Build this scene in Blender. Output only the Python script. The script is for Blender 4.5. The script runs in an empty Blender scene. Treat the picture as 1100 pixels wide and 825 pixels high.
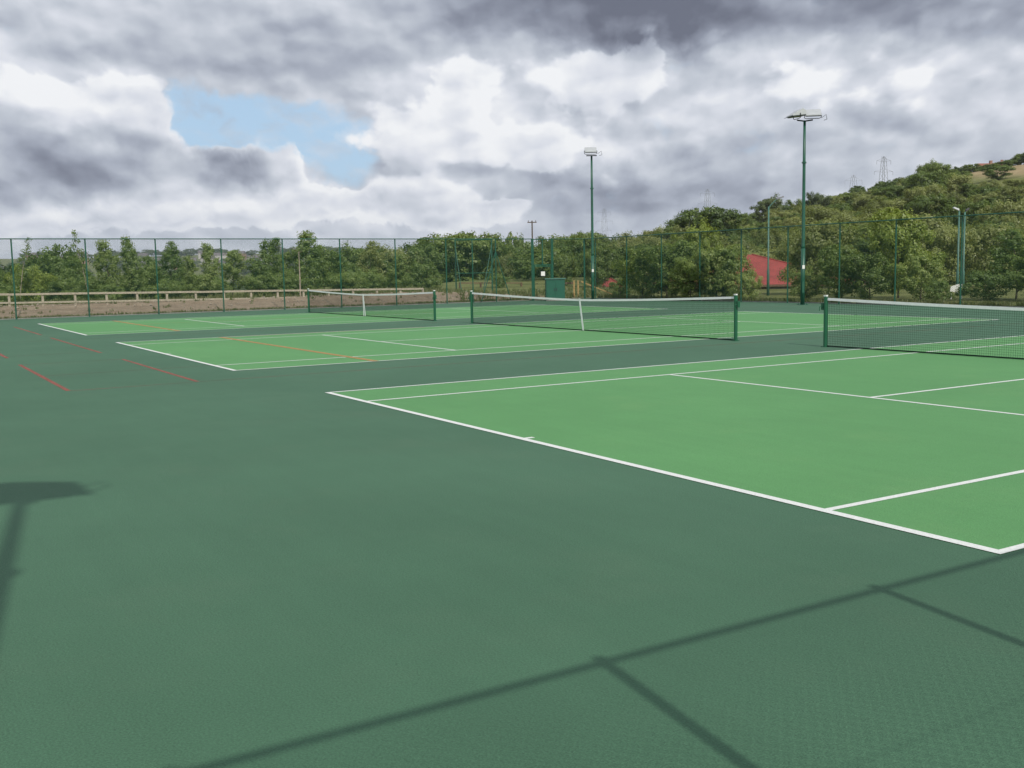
import bpy, bmesh, math, random
import numpy as np
from mathutils import Vector, Matrix

R = math.radians
SC = bpy.context.scene
COL = SC.collection
random.seed(7)

# ------------------------------------------------------------------ camera frame (fitted to the court markings)
CAM = np.array([14.6476, -5.7175, 1.7647])
YAW, PITCH, ROLL, FPX = -1.0186, -0.1085, -0.0187, 1114.34
cf = np.array([math.sin(YAW) * math.cos(PITCH), math.cos(YAW) * math.cos(PITCH), math.sin(PITCH)])
r0 = np.cross(cf, [0, 0, 1]); r0 /= np.linalg.norm(r0); u0 = np.cross(r0, cf)
cr = math.cos(ROLL) * r0 + math.sin(ROLL) * u0
cu = -math.sin(ROLL) * r0 + math.cos(ROLL) * u0
HD = np.array([math.sin(YAW), math.cos(YAW)])          # horizontal heading
HR = np.array([HD[1], -HD[0]])                          # horizontal right


def ray(x, y):
    return cf + cr * ((x - 550) / FPX) + cu * ((412.5 - y) / FPX)


def at(x, y, dist):
    """the world point seen at photo pixel (x, y), `dist` metres away along the ground"""
    d = ray(x, y)
    return CAM + d * (dist / math.hypot(d[0], d[1]))


def ds(x, y):
    v = np.array([x - CAM[0], y - CAM[1]])
    return float(v @ HD), float(v @ HR)


def from_ds(D, S):
    v = HD * D + HR * S
    return CAM[0] + v[0], CAM[1] + v[1]


def pix(x, y, z):
    d = np.array([x, y, z]) - CAM
    w = d @ cf
    return 550 + FPX * (d @ cr) / w, 412.5 - FPX * (d @ cu) / w


def sst(a, b, x):
    t = np.clip((x - a) / (b - a), 0, 1)
    return t * t * (3 - 2 * t)


# ------------------------------------------------------------------ material helpers
class NT:
    def __init__(self, tree):
        self.t = tree; self.n = tree.nodes; self.l = tree.links

    def new(self, kind, **kw):
        n = self.n.new(kind)
        for k, v in kw.items():
            setattr(n, k, v)
        return n

    def put(self, sock, v):
        if isinstance(v, bpy.types.NodeSocket):
            self.l.new(v, sock)
        else:
            sock.default_value = v

    def math(self, op, a, b=None, c=None, clamp=False):
        n = self.new('ShaderNodeMath', operation=op, use_clamp=clamp)
        self.put(n.inputs[0], a)
        if b is not None: self.put(n.inputs[1], b)
        if c is not None: self.put(n.inputs[2], c)
        return n.outputs[0]

    def vmath(self, op, a, b=None):
        n = self.new('ShaderNodeVectorMath', operation=op)
        self.put(n.inputs[0], a)
        if b is not None: self.put(n.inputs[1], b)
        return n

    def noise(self, vec, scale, detail=4, rough=.55, dim='3D', out='Fac', dist=0.0):
        n = self.new('ShaderNodeTexNoise', noise_dimensions=dim)
        if vec is not None: self.l.new(vec, n.inputs['Vector'])
        n.inputs['Scale'].default_value = scale
        n.inputs['Detail'].default_value = detail
        n.inputs['Roughness'].default_value = rough
        n.inputs['Distortion'].default_value = dist
        return n.outputs['Fac' if out == 'Fac' else 'Color']

    def ramp(self, fac, stops, interp='LINEAR'):
        n = self.new('ShaderNodeValToRGB')
        cr_ = n.color_ramp; cr_.interpolation = interp
        while len(cr_.elements) < len(stops): cr_.elements.new(.5)
        for e, (p, c) in zip(cr_.elements, stops):
            e.position = p
            e.color = (c, c, c, 1) if isinstance(c, (int, float)) else (*c[:3], 1)
        self.put(n.inputs[0], fac)
        return n.outputs[0]

    def mix(self, fac, a, b, blend='MIX'):
        n = self.new('ShaderNodeMix', data_type='RGBA', blend_type=blend)
        self.put(n.inputs[0], fac)
        for s, v in ((n.inputs[6], a), (n.inputs[7], b)):
            if isinstance(v, bpy.types.NodeSocket): self.l.new(v, s)
            else: s.default_value = (*v[:3], 1)
        return n.outputs[2]

    def smooth(self, x, a, b):
        n = self.new('ShaderNodeMapRange', interpolation_type='SMOOTHSTEP')
        self.put(n.inputs[0], x)
        n.inputs[1].default_value = a; n.inputs[2].default_value = b
        return n.outputs[0]


def mat(name):
    m = bpy.data.materials.new(name); m.use_nodes = True
    nt = NT(m.node_tree)
    b = m.node_tree.nodes['Principled BSDF']
    return m, nt, b


def simple(name, col, rough=.6, metal=0., var=.12, scale=6., bump=0., bscale=60.):
    m, nt, b = mat(name)
    co = nt.new('ShaderNodeTexCoord').outputs['Object']
    n = nt.noise(co, scale, 5, .6)
    lo = tuple(c * (1 - var) for c in col); hi = tuple(min(1, c * (1 + var)) for c in col)
    nt.l.new(nt.ramp(n, [(.3, lo), (.7, hi)]), b.inputs['Base Color'])
    b.inputs['Roughness'].default_value = rough
    b.inputs['Metallic'].default_value = metal
    if bump:
        bp = nt.new('ShaderNodeBump'); bp.inputs['Strength'].default_value = bump
        bp.inputs['Distance'].default_value = .01
        nt.l.new(nt.noise(co, bscale, 4, .6), bp.inputs['Height'])
        nt.l.new(bp.outputs[0], b.inputs['Normal'])
    return m


M = {}
M['green_steel'] = simple('green_powder_coated_steel', (.012, .085, .05), .42, var=.15)
M['green_wire'] = simple('green_plastic_coated_wire', (.016, .085, .055), .5, var=.1)
M['green_post'] = simple('net_post_green', (.008, .09, .04), .4, var=.12)
M['cabinet_green'] = simple('cabinet_green', (.006, .085, .05), .5, var=.08)
M['net_cord'] = simple('net_cord_dark_green', (.004, .014, .010), .9, var=.1)
M['white_tape'] = simple('white_canvas_tape', (.74, .75, .74), .8, var=.06)
M['sign_white'] = simple('sign_white', (.72, .72, .68), .6, var=.05)
M['black_plastic'] = simple('dark_gasket', (.02, .022, .025), .5)
M['lamp_alu'] = simple('floodlight_aluminium', (.46, .48, .48), .4, metal=.25, var=.08)
M['lamp_glass'] = simple('floodlight_glass', (.04, .05, .055), .12, var=.05)
M['lamp_col'] = simple('lamp_column_grey_green', (.06, .155, .12), .45, var=.1)
M['timber_pale'] = simple('weathered_pale_timber', (.36, .32, .24), .85, var=.25, scale=9, bump=.4)
M['timber_brown'] = simple('brown_timber', (.13, .075, .045), .85, var=.25, scale=9, bump=.4)
M['timber_yellow'] = simple('new_yellow_timber', (.36, .25, .10), .8, var=.2, scale=9)
M['red_roof'] = simple('red_painted_roof', (.25, .042, .035), .7, var=.2, scale=1.5)
M['dark_wall'] = simple('stained_wall', (.22, .20, .15), .9, var=.2)
M['far_wall'] = simple('pale_render_wall', (.42, .40, .37), .9, var=.2, scale=.05)
M['far_brick'] = simple('brick_wall', (.26, .15, .11), .9, var=.2, scale=.05)
M['far_roof'] = simple('slate_roof', (.13, .11, .11), .85, var=.25, scale=.05)
M['tile_roof'] = simple('tile_roof', (.25, .10, .07), .85, var=.25, scale=.2)
M['pylon'] = simple('galvanised_steel', (.16, .17, .18), .6, var=.1)
M['bark'] = simple('bark', (.09, .07, .05), .95, var=.35, scale=8, bump=.6, bscale=25)
M['bark_pale'] = simple('pale_bark', (.30, .25, .19), .9, var=.3, scale=8)
M['concrete'] = simple('concrete_kerb', (.26, .25, .23), .9, var=.2, scale=3)


M['net_cord'].node_tree.nodes['Principled BSDF'].inputs['Specular IOR Level'].default_value = .08


def paint_sheet(name, col, mottle, grain_amt=.16):
    """painted macadam: fine aggregate, faint roller bands and big soft patches of colour"""
    m, nt, b = mat(name)
    co = nt.new('ShaderNodeTexCoord').outputs['Object']
    big = nt.noise(co, .22, 5, .6)
    mid = nt.noise(co, 1.7, 4, .6)
    mp = nt.new('ShaderNodeMapping'); mp.inputs['Scale'].default_value = (.6, 7, 1)
    nt.l.new(co, mp.inputs[0])
    band = nt.noise(mp.outputs[0], .8, 3, .6)
    c1 = tuple(c * (1 - mottle) for c in col)
    c2 = tuple(c * k for c, k in zip(col, (1 + mottle * 1.3, 1 + mottle * .8, 1 + mottle)))
    base = nt.ramp(big, [(.32, c1), (.68, c2)])
    f = nt.math('ADD', nt.math('MULTIPLY', mid, .5), nt.math('MULTIPLY', band, .5))
    base = nt.mix(1, base, nt.ramp(f, [(.32, .955), (.68, 1.04)]), 'MULTIPLY')
    dust = nt.math('MULTIPLY', nt.smooth(nt.noise(co, .55, 6, .68), .50, .74), .30)
    base = nt.mix(dust, base, tuple(c * k for c, k in zip(col, (1.55, 1.10, 1.18))))
    scuff = nt.noise(co, 7.0, 5, .72, dist=1.2)
    base = nt.mix(nt.math('MULTIPLY', nt.smooth(scuff, .64, .78), .16), base, tuple(c * .62 for c in col))
    grain = nt.noise(co, 95, 3, .7)
    base = nt.mix(1, base, nt.ramp(grain, [(.3, 1 - grain_amt), (.7, 1 + grain_amt)]), 'MULTIPLY')
    speck = nt.noise(co, 38, 2, .5)
    base = nt.mix(nt.math('MULTIPLY', nt.smooth(speck, .67, .75), .35), base, tuple(c * .45 for c in col))
    nt.l.new(base, b.inputs['Base Color'])
    b.inputs['Roughness'].default_value = .82
    b.inputs['Specular IOR Level'].default_value = .32
    bp = nt.new('ShaderNodeBump'); bp.inputs['Strength'].default_value = .55
    bp.inputs['Distance'].default_value = .006
    vor = nt.new('ShaderNodeTexVoronoi'); vor.inputs['Scale'].default_value = 110
    nt.l.new(co, vor.inputs['Vector'])
    h = nt.math('ADD', nt.math('MULTIPLY', vor.outputs['Distance'], .8), grain)
    nt.l.new(h, bp.inputs['Height'])
    nt.l.new(bp.outputs[0], b.inputs['Normal'])
    return m


M['dark_court'] = paint_sheet('dark_green_macadam', (.050, .128, .072), .10, .26)
M['light_court'] = paint_sheet('light_green_macadam', (.091, .258, .090), .06, .16)


def line_paint(name, col, worn):
    m, nt, b = mat(name)
    co = nt.new('ShaderNodeTexCoord').outputs['Object']
    n = nt.noise(co, 60, 4, .7)
    nt.l.new(nt.ramp(n, [(.3, tuple(c * .74 for c in col)), (.65, col)]), b.inputs['Base Color'])
    b.inputs['Roughness'].default_value = .75
    if worn > 0:
        a = nt.math('ADD', nt.math('MULTIPLY', nt.noise(co, .9, 4, .6), .6), nt.math('MULTIPLY', n, .4))
        nt.l.new(nt.ramp(a, [(.30, max(0, 1 - worn * 1.5)), (.70, 1 - worn * .55)]), b.inputs['Alpha'])
    return m


M['white_line'] = line_paint('white_line_paint', (.71, .73, .70), 0)
M['red_line'] = line_paint('red_line_paint', (.37, .085, .06), .38)
M['red_line_thin'] = line_paint('red_line_paint_worn', (.30, .07, .06), .72)
M['orange_line'] = line_paint('orange_line_paint', (.50, .27, .09), .30)


def leaf_mat(name, c_dark, c_mid, c_light, trans=.35, patch=.35):
    m = bpy.data.materials.new(name); m.use_nodes = True
    nt = NT(m.node_tree)
    m.node_tree.nodes.remove(m.node_tree.nodes['Principled BSDF'])
    out = m.node_tree.nodes['Material Output']
    g = nt.new('ShaderNodeNewGeometry'); oi = nt.new('ShaderNodeObjectInfo')
    pos = g.outputs['Position']
    n = nt.noise(pos, patch, 3, .5)
    f = nt.math('ADD', nt.math('MULTIPLY', g.outputs['Random Per Island'], .45), nt.math('MULTIPLY', n, .75))
    f = nt.math('ADD', f, nt.math('MULTIPLY', oi.outputs['Random'], .42))
    col = nt.ramp(nt.math('SUBTRACT', f, .27), [(.15, c_dark), (.5, c_mid), (.9, c_light)])
    d = nt.new('ShaderNodeBsdfDiffuse'); nt.l.new(col, d.inputs[0])
    t = nt.new('ShaderNodeBsdfTranslucent')
    nt.l.new(nt.mix(1, col, (1.25, 1.2, .55), 'MULTIPLY'), t.inputs[0])
    gl = nt.new('ShaderNodeBsdfGlossy'); gl.inputs['Roughness'].default_value = .45
    gl.inputs[0].default_value = (.5, .5, .5, 1)
    mx = nt.new('ShaderNodeMixShader'); mx.inputs[0].default_value = trans
    nt.l.new(d.outputs[0], mx.inputs[1]); nt.l.new(t.outputs[0], mx.inputs[2])
    m2 = nt.new('ShaderNodeMixShader'); m2.inputs[0].default_value = .05
    nt.l.new(mx.outputs[0], m2.inputs[1]); nt.l.new(gl.outputs[0], m2.inputs[2])
    nt.l.new(m2.outputs[0], out.inputs[0])
    return m


M['leaf_bush'] = leaf_mat('leaf_hedge', (.070, .118, .024), (.175, .250, .055), (.36, .42, .14), .42, .5)
M['leaf_young'] = leaf_mat('leaf_young_tree', (.095, .155, .040), (.165, .238, .062), (.260, .320, .100), .42, .4)
M['leaf_willow'] = leaf_mat('leaf_willow', (.140, .175, .050), (.220, .258, .080), (.320, .345, .130), .42, .12)
M['leaf_oak'] = leaf_mat('leaf_broad', (.055, .095, .024), (.110, .168, .038), (.210, .270, .066), .38, .12)
M['leaf_far'] = leaf_mat('leaf_far', (.065, .095, .038), (.100, .140, .052), (.145, .185, .072), .3, .02)
M['leaf_yellow'] = leaf_mat('leaf_yellow', (.15, .21, .035), (.24, .31, .06), (.35, .40, .11), .42, .5)
M['grass_blade'] = leaf_mat('grass_blade', (.06, .09, .02), (.11, .14, .04), (.20, .19, .09), .3, .5)


# ------------------------------------------------------------------ object helpers
def tag(o, label=None, cat=None, group=None, kind=None):
    if label: o['label'] = label
    if cat: o['category'] = cat
    if group: o['group'] = group
    if kind: o['kind'] = kind
    return o


def link(name, me, material=None, parent=None):
    o = bpy.data.objects.new(name, me)
    if material is not None and me is not None and not me.materials:
        me.materials.append(material)
    COL.objects.link(o)
    if parent is not None: o.parent = parent
    return o


def empty(name, loc, rz=0., label=None, cat=None, group=None):
    o = bpy.data.objects.new(name, None)
    COL.objects.link(o); o.location = loc; o.rotation_euler = (0, 0, rz)
    o.empty_display_size = .2
    return tag(o, label, cat, group)


def copy_tree(o, parent=None):
    c = o.copy(); COL.objects.link(c); c.parent = parent
    for ch in list(o.children): copy_tree(ch, c)
    return c


class MB:
    """collects faces for one mesh"""
    def __init__(self): self.v = []; self.f = []

    def add(self, vs, fs):
        k = len(self.v); self.v += [tuple(map(float, p)) for p in vs]
        self.f += [tuple(i + k for i in f) for f in fs]
        return self

    def box(self, x0, y0, z0, x1, y1, z1):
        v = [(x0, y0, z0), (x1, y0, z0), (x1, y1, z0), (x0, y1, z0), (x0, y0, z1), (x1, y0, z1), (x1, y1, z1), (x0, y1, z1)]
        return self.add(v, [(0, 3, 2, 1), (4, 5, 6, 7), (0, 1, 5, 4), (1, 2, 6, 5), (2, 3, 7, 6), (3, 0, 4, 7)])

    def tube(self, pts, rad, seg=8, cap=True):
        pts = [np.array(p, float) for p in pts]
        rad = [rad] * len(pts) if isinstance(rad, (int, float)) else rad
        k = len(self.v); ref = None
        for i, p in enumerate(pts):
            t = pts[min(i + 1, len(pts) - 1)] - pts[max(i - 1, 0)]
            t = t / (np.linalg.norm(t) + 1e-12)
            if ref is None: ref = np.array([1., 0, 0]) if abs(t[0]) < .8 else np.array([0, 1., 0])
            a = np.cross(t, ref); a /= np.linalg.norm(a); b = np.cross(t, a); ref = np.cross(a, t)
            for j in range(seg):
                an = 2 * math.pi * (j + .5) / seg
                self.v.append(tuple(p + rad[i] * (math.cos(an) * a + math.sin(an) * b)))
        for i in range(len(pts) - 1):
            for j in range(seg):
                q = (j + 1) % seg
                self.f.append((k + i * seg + j, k + i * seg + q, k + (i + 1) * seg + q, k + (i + 1) * seg + j))
        if cap:
            self.f.append(tuple(k + j for j in reversed(range(seg))))
            self.f.append(tuple(k + (len(pts) - 1) * seg + j for j in range(seg)))
        return self

    def prism(self, poly, axis, a, b):
        """extrude a 2D polygon along an axis ('x','y','z')"""
        def P(q, t):
            return {'x': (t, q[0], q[1]), 'y': (q[0], t, q[1]), 'z': (q[0], q[1], t)}[axis]
        n = len(poly)
        vs = [P(q, a) for q in poly] + [P(q, b) for q in poly]
        fs = [tuple(range(n)), tuple(reversed(range(n, 2 * n)))] + [(i, n + i, n + (i + 1) % n, (i + 1) % n) for i in range(n)]
        return self.add(vs, fs)

    def mesh(self, name, smooth=False, bevel=0.):
        me = bpy.data.meshes.new(name)
        me.from_pydata(self.v, [], self.f)
        bm = bmesh.new(); bm.from_mesh(me)
        bmesh.ops.recalc_face_normals(bm, faces=bm.faces)
        if bevel:
            bmesh.ops.bevel(bm, geom=[e for e in bm.edges], offset=bevel, segments=2, affect='EDGES', clamp_overlap=True)
        bm.to_mesh(me); bm.free()
        if smooth:
            me.polygons.foreach_set('use_smooth', [True] * len(me.polygons))
        me.update()
        return me

    def build(self, name, material, parent=None, smooth=False, bevel=0.):
        return link(name, self.mesh(name, smooth, bevel), material, parent)


def np_mesh(name, V, F):
    """V (n,3), F (m,k) with one k"""
    me = bpy.data.meshes.new(name)
    V = np.ascontiguousarray(V, np.float32); F = np.ascontiguousarray(F, np.int32)
    m, k = F.shape
    me.vertices.add(len(V)); me.vertices.foreach_set('co', V.ravel())
    me.loops.add(m * k); me.loops.foreach_set('vertex_index', F.ravel())
    me.polygons.add(m); me.polygons.foreach_set('loop_start', np.arange(m, dtype=np.int32) * k)
    me.polygons.foreach_set('loop_total', np.full(m, k, np.int32))
    me.update(calc_edges=True)
    return me


def wires(segs, r):
    """many thin three-sided wires as one numpy mesh; segs (n,2,3)"""
    S = np.asarray(segs, float)
    d = S[:, 1] - S[:, 0]; L = np.linalg.norm(d, axis=1, keepdims=True); d = d / L
    ref = np.where(np.abs(d[:, :1]) < .9, [[1., 0, 0]], [[0, 1., 0]])
    a = np.cross(d, ref); a /= np.linalg.norm(a, axis=1, keepdims=True); b = np.cross(d, a)
    V = []
    for e in (0, 1):
        for j in range(3):
            an = 2 * math.pi * j / 3
            V.append(S[:, e] + r * (math.cos(an) * a + math.sin(an) * b))
    V = np.stack(V, 1).reshape(-1, 3)
    k = np.arange(len(S))[:, None] * 6
    F = np.concatenate([k + np.array([[j, (j + 1) % 3, 3 + (j + 1) % 3, 3 + j]]) for j in range(3)], 0)
    return V, F


# ------------------------------------------------------------------ terrain
def terrain(x, y):
    x = np.asarray(x, float); y = np.asarray(y, float)
    D = (x - CAM[0]) * HD[0] + (y - CAM[1]) * HD[1]
    S = (x - CAM[0]) * HR[0] + (y - CAM[1]) * HR[1]
    z = np.full(x.shape, -.03)
    # soil bank behind the left fence
    bank = .48 * sst(-38.0, -42.6, x) * sst(34, 24, y)
    z = z + bank
    # the land falls away behind the young trees, then a far ridge with a town
    z = z - 9 * sst(-58, -150, x) * sst(60, -30, S)
    z = z + 50 * np.exp(-((D - 1900) / 520) ** 2) * sst(260, -250, S)
    # grassy hump seen through the gap near the gate
    z = z + 1.9 * np.exp(-((D - 118) / 30) ** 2 - ((S + 6) / 22) ** 2)
    # wooded hill on the right
    z = z + 22.5 * np.exp(-((D - 300) / np.where(D > 300, 600, 130)) ** 2) * sst(20, 150, S) * sst(70, 160, D)
    z = z + 6 * sst(90, 190, D) * sst(-20, 60, S) * sst(900, 400, D)
    # gentle roughness away from the courts
    far = sst(6, 60, np.maximum(np.maximum(-37 - x, y - 32), 0))
    z = z + far * (.35 * np.sin(x * .11 + 1.3) * np.sin(y * .09) + 1.2 * np.sin(x * .021) * np.sin(y * .017 + 2) * sst(60, 200, D))
    return z


def tz(x, y): return float(terrain(x, y))


def grid_axis(fine, lim, f0, f1):
    a = list(np.arange(f0, f1 + 1e-6, fine)); s = fine; lo = f0; hi = f1
    while lo > -lim:
        s *= 1.16; lo -= s; a.insert(0, lo)
    s = fine
    while hi < lim:
        s *= 1.16; hi += s; a.append(hi)
    return np.array(a)


gx = grid_axis(2.0, 3400, -150, 30); gy = grid_axis(2.0, 3400, -30, 150)
GX, GY = np.meshgrid(gx, gy, indexing='ij')
GZ = terrain(GX, GY)
court_in = (GX > -37.9) & (GX < 17.5) & (GY < 32.3) & (GY > -14)
GZ = np.where(court_in, -.06, GZ)
V = np.stack([GX, GY, GZ], -1).reshape(-1, 3)
ny = len(gy); I = (np.arange(len(gx) - 1)[:, None] * ny + np.arange(ny - 1)[None]).ravel()
F = np.stack([I, I + ny, I + ny + 1, I + 1], 1)
gme = np_mesh('ground', V, F)
gme.polygons.foreach_set('use_smooth', [True] * len(gme.polygons))

m, nt, b = mat('ground_soil_grass')
pos = nt.new('ShaderNodeNewGeometry').outputs['Position']
sx = nt.new('ShaderNodeSeparateXYZ'); nt.l.new(pos, sx.inputs[0])
gn = nt.noise(pos, .35, 6, .62); gn2 = nt.noise(pos, 4.5, 5, .65); gn3 = nt.noise(pos, .04, 4, .6)
grass = nt.ramp(nt.math('ADD', nt.math('MULTIPLY', gn, .6), nt.math('MULTIPLY', gn2, .4)),
                [(.3, (.07, .085, .028)), (.5, (.135, .15, .05)), (.72, (.25, .245, .11))])
soil = nt.ramp(nt.math('ADD', nt.math('MULTIPLY', nt.noise(pos, 1.3, 6, .7), .5), nt.math('MULTIPLY', nt.noise(pos, 14, 4, .7), .5)),
               [(.32, (.175, .125, .082)), (.5, (.285, .220, .155)), (.68, (.39, .32, .235))])
xe = nt.math('ADD', sx.outputs[0], nt.math('MULTIPLY', nt.math('SUBTRACT', gn, .5), 2.2))
smask = nt.math('MULTIPLY', nt.smooth(xe, -46.5, -45.2), nt.smooth(xe, -37.7, -38.0))
smask = nt.math('MULTIPLY', smask, nt.smooth(sx.outputs[1], 33, 29))
ground_c = nt.mix(smask, grass, soil)
# stubble field high on the hill: D,S window
Dv = nt.math('ADD', nt.math('MULTIPLY', sx.outputs[0], float(HD[0])), nt.math('MULTIPLY', sx.outputs[1], float(HD[1])))
Sv = nt.math('ADD', nt.math('MULTIPLY', sx.outputs[0], float(HR[0])), nt.math('MULTIPLY', sx.outputs[1], float(HR[1])))
d0 = float(CAM[0] * HD[0] + CAM[1] * HD[1]); s0 = float(CAM[0] * HR[0] + CAM[1] * HR[1])
Dn = nt.math('SUBTRACT', Dv, d0); Sn = nt.math('SUBTRACT', Sv, s0)
fm = nt.math('MULTIPLY', nt.smooth(Dn, 225, 235), nt.smooth(Dn, 420, 400))
fm = nt.math('MULTIPLY', fm, nt.smooth(Sn, 110, 122))
stub = nt.ramp(nt.noise(pos, .3, 4, .6), [(.3, (.25, .19, .10)), (.7, (.35, .275, .155))])
ground_c = nt.mix(fm, ground_c, stub)
nt.l.new(ground_c, b.inputs['Base Color'])
b.inputs['Roughness'].default_value = .95
b.inputs['Specular IOR Level'].default_value = .1
bp = nt.new('ShaderNodeBump'); bp.inputs['Strength'].default_value = .9; bp.inputs['Distance'].default_value = .12
nt.l.new(nt.math('ADD', nt.noise(pos, 2.2, 6, .7), nt.math('MULTIPLY', nt.noise(pos, 11, 4, .7), .5)), bp.inputs['Height'])
nt.l.new(bp.outputs[0], b.inputs['Normal'])
M['ground'] = m
tag(link('ground', gme, m), kind='structure')

# ------------------------------------------------------------------ courts
def sheet(name, rects, z, material, kind='structure'):
    mb = MB()
    for (x0, y0, x1, y1) in rects:
        mb.add([(x0, y0, z), (x1, y0, z), (x1, y1, z), (x0, y1, z)], [(0, 1, 2, 3)])
    return tag(mb.build(name, material), kind=kind)


FX, FY, FH = -37.2, 31.6, 3.63            # left fence line, right fence line, fence height
NX = 15.135                               # fence behind the camera, whose shadow falls in the foreground
sheet('court_surround', [(-37.55, -13.5, 16.9, 31.95)], 0.0, M['dark_court'])
kb = MB()
kb.box(-37.68, -13.6, -.2, -37.553, 32.08, .035)
kb.box(-37.55, 31.953, -.2, 16.9, 32.08, .035)
tag(kb.build('court_kerb', M['concrete']), kind='structure')

COURTS = [0.0, -15.55, -31.1]
CW, CL, SG, SV = 10.97, 23.77, 1.372, 5.485
for cx in COURTS:
    sheet('playing_surface', [(cx, 0, cx + CW, CL)], .0025, M['light_court'])
    w, wb = .066, .084
    L = [(cx, 0, cx + CW, wb), (cx, CL - wb, cx + CW, CL)]                      # baselines
    for xx in (cx, cx + CW - w): L.append((xx, wb, xx + w, CL - wb))             # doubles sidelines
    for xx in (cx + SG, cx + CW - SG - w): L.append((xx, wb, xx + w, CL - wb))   # singles sidelines
    a, c = cx + SG + w, cx + CW - SG - w
    for yy in (SV, CL - SV - w): L.append((a, yy, c, yy + w))                    # service lines
    mid = cx + CW / 2
    L.append((mid - w / 2, SV + w, mid + w / 2, CL - SV - w))                    # centre service line
    L.append((mid - w / 2, wb, mid + w / 2, wb + .10))
    L.append((mid - w / 2, CL - wb - .10, mid + w / 2, CL - wb))
    sheet('court_lines', L, .0048, M['white_line'])

# red and orange markings of the ball game painted across the courts
def dashes(y, spans, w=.075):
    return [(a, y - w / 2, b_, y + w / 2) for a, b_ in spans]


sheet('red_lines', dashes(-3.12, [(-9.25, -3.03), (-17.6, -11.5), (-26, -20)]) +
      dashes(-1.08, [(-9.12, -3.06), (-19.6, -11.6), (-29, -21.6)]), .0022, M['red_line'])
sheet('worn_red_lines', [(-3.03, -3.1, -2.97, 31), (-6.1, -3.1, -6.04, -.02), (-9.2, -3.1, -9.14, -1.1),
                         (-12.1, -3.1, -12.04, -1.1), (-18.2, -3.1, -18.14, 31)], .0012, M['red_line_thin'])
sheet('orange_lines', dashes(2.92, [(-15.5, -4.6), (-31.05, -20.2)], .15) + [(-15.42, 2.96, -15.36, 9.5), (-26.6, 3, -26.54, 16)],
      .0064, M['orange_line'])


# ------------------------------------------------------------------ nets
def net_thing(cx, label):
    x0, x1, y = cx - .914, cx + CW + .914, 11.885
    root = empty('tennis_net', (x0, y, 0), 0, label, 'tennis net', 'tennis nets across the courts')
    W = x1 - x0
    ztop = lambda t: 1.06 - .146 * (1 - abs(2 * t - 1) ** 1.45)      # sagging top edge, t in 0..1
    for k, xx in enumerate((0, W)):
        mb = MB(); mb.tube([(xx, 0, 0), (xx, 0, 1.075)], .046, 14)
        mb.tube([(xx, 0, 1.075), (xx, 0, 1.092)], [.05, .03], 14)
        mb.box(xx - .075, -.065, 0, xx + .055, .065, .018)
        p = mb.build('net_post', M['green_post'], root)
        s = 1 if k == 0 else -1
        h = MB(); h.box(xx - s * .11 if s > 0 else xx + .046, -.03, .80, xx - .046 if s > 0 else xx + .11, .03, .95)
        h.tube([(xx - s * .08, -.03, .87), (xx - s * .08, -.11, .87), (xx - s * .08, -.11, .78)], .009, 6)
        h.build('winder', M['green_post'], p)
        c = MB(); c.box(xx - .045, -.028, 1.0925, xx + .03, .028, 1.122)
        c.build('post_cap', M['sign_white'], p)
    n = int(W / .045)
    segs = []
    xs = np.linspace(.06, W - .06, n)
    for xx in xs: segs.append([(xx, 0, .03), (xx, 0, ztop(xx / W) - .03)])
    rows = 20
    for j in range(rows + 1):
        prev = None
        for i in range(0, 41):
            xx = .06 + (W - .12) * i / 40
            zz = .03 + (ztop(xx / W) - .06) * j / rows
            if prev: segs.append([prev, (xx, 0, zz)])
            prev = (xx, 0, zz)
    link('netting', np_mesh('netting', *wires(segs, .0021)), M['net_cord'], root)
    t = MB(); N = 48; off = .012
    for i in range(N):
        a, c = i / N, (i + 1) / N
        xa, xc = .05 + (W - .1) * a, .05 + (W - .1) * c
        za, zc = ztop(a), ztop(c)
        t.add([(xa, -off, za - .055), (xc, -off, zc - .055), (xc, -off * .7, zc), (xa, -off * .7, za),
               (xa, off, za - .055), (xc, off, zc - .055), (xc, off * .7, zc), (xa, off * .7, za)],
              [(0, 1, 2, 3), (7, 6, 5, 4), (3, 2, 6, 7), (4, 5, 1, 0)])
    t.build('headband', M['white_tape'], root)
    bc = MB(); bc.tube([(.05, 0, .022), (W - .05, 0, .022)], .014, 6); bc.build('bottom_cord', M['net_cord'], root)
    mid = W / 2
    for k, dx in enumerate((.16, .03) if cx < -20 else (.17,)):
        for sy in (-1,):
            s = MB(); yy = -.016 - .012 * k
            s.add([(mid - .036 - .01 * k, yy, .93), (mid + .036 - .01 * k, yy, .93), (mid + dx + .036, yy, .012), (mid + dx - .036, yy, .012),
                   (mid - .036 - .01 * k, yy - .004, .93), (mid + .036 - .01 * k, yy - .004, .93), (mid + dx + .036, yy - .004, .012), (mid + dx - .036, yy - .004, .012)],
                  [(0, 1, 2, 3), (7, 6, 5, 4), (0, 4, 5, 1), (1, 5, 6, 2), (2, 6, 7, 3), (3, 7, 4, 0)])
            s.build('centre_strap', M['white_tape'], root)
    return root


net_thing(COURTS[0], 'nearest tennis net with white headband, running out of the right side of the photo')
net_thing(COURTS[1], 'tennis net with white centre strap and both green posts visible, across the middle court')
net_thing(COURTS[2], 'farthest and smallest tennis net, in front of the bare soil bank')

# ------------------------------------------------------------------ chain link fences
_panels = {}


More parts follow.
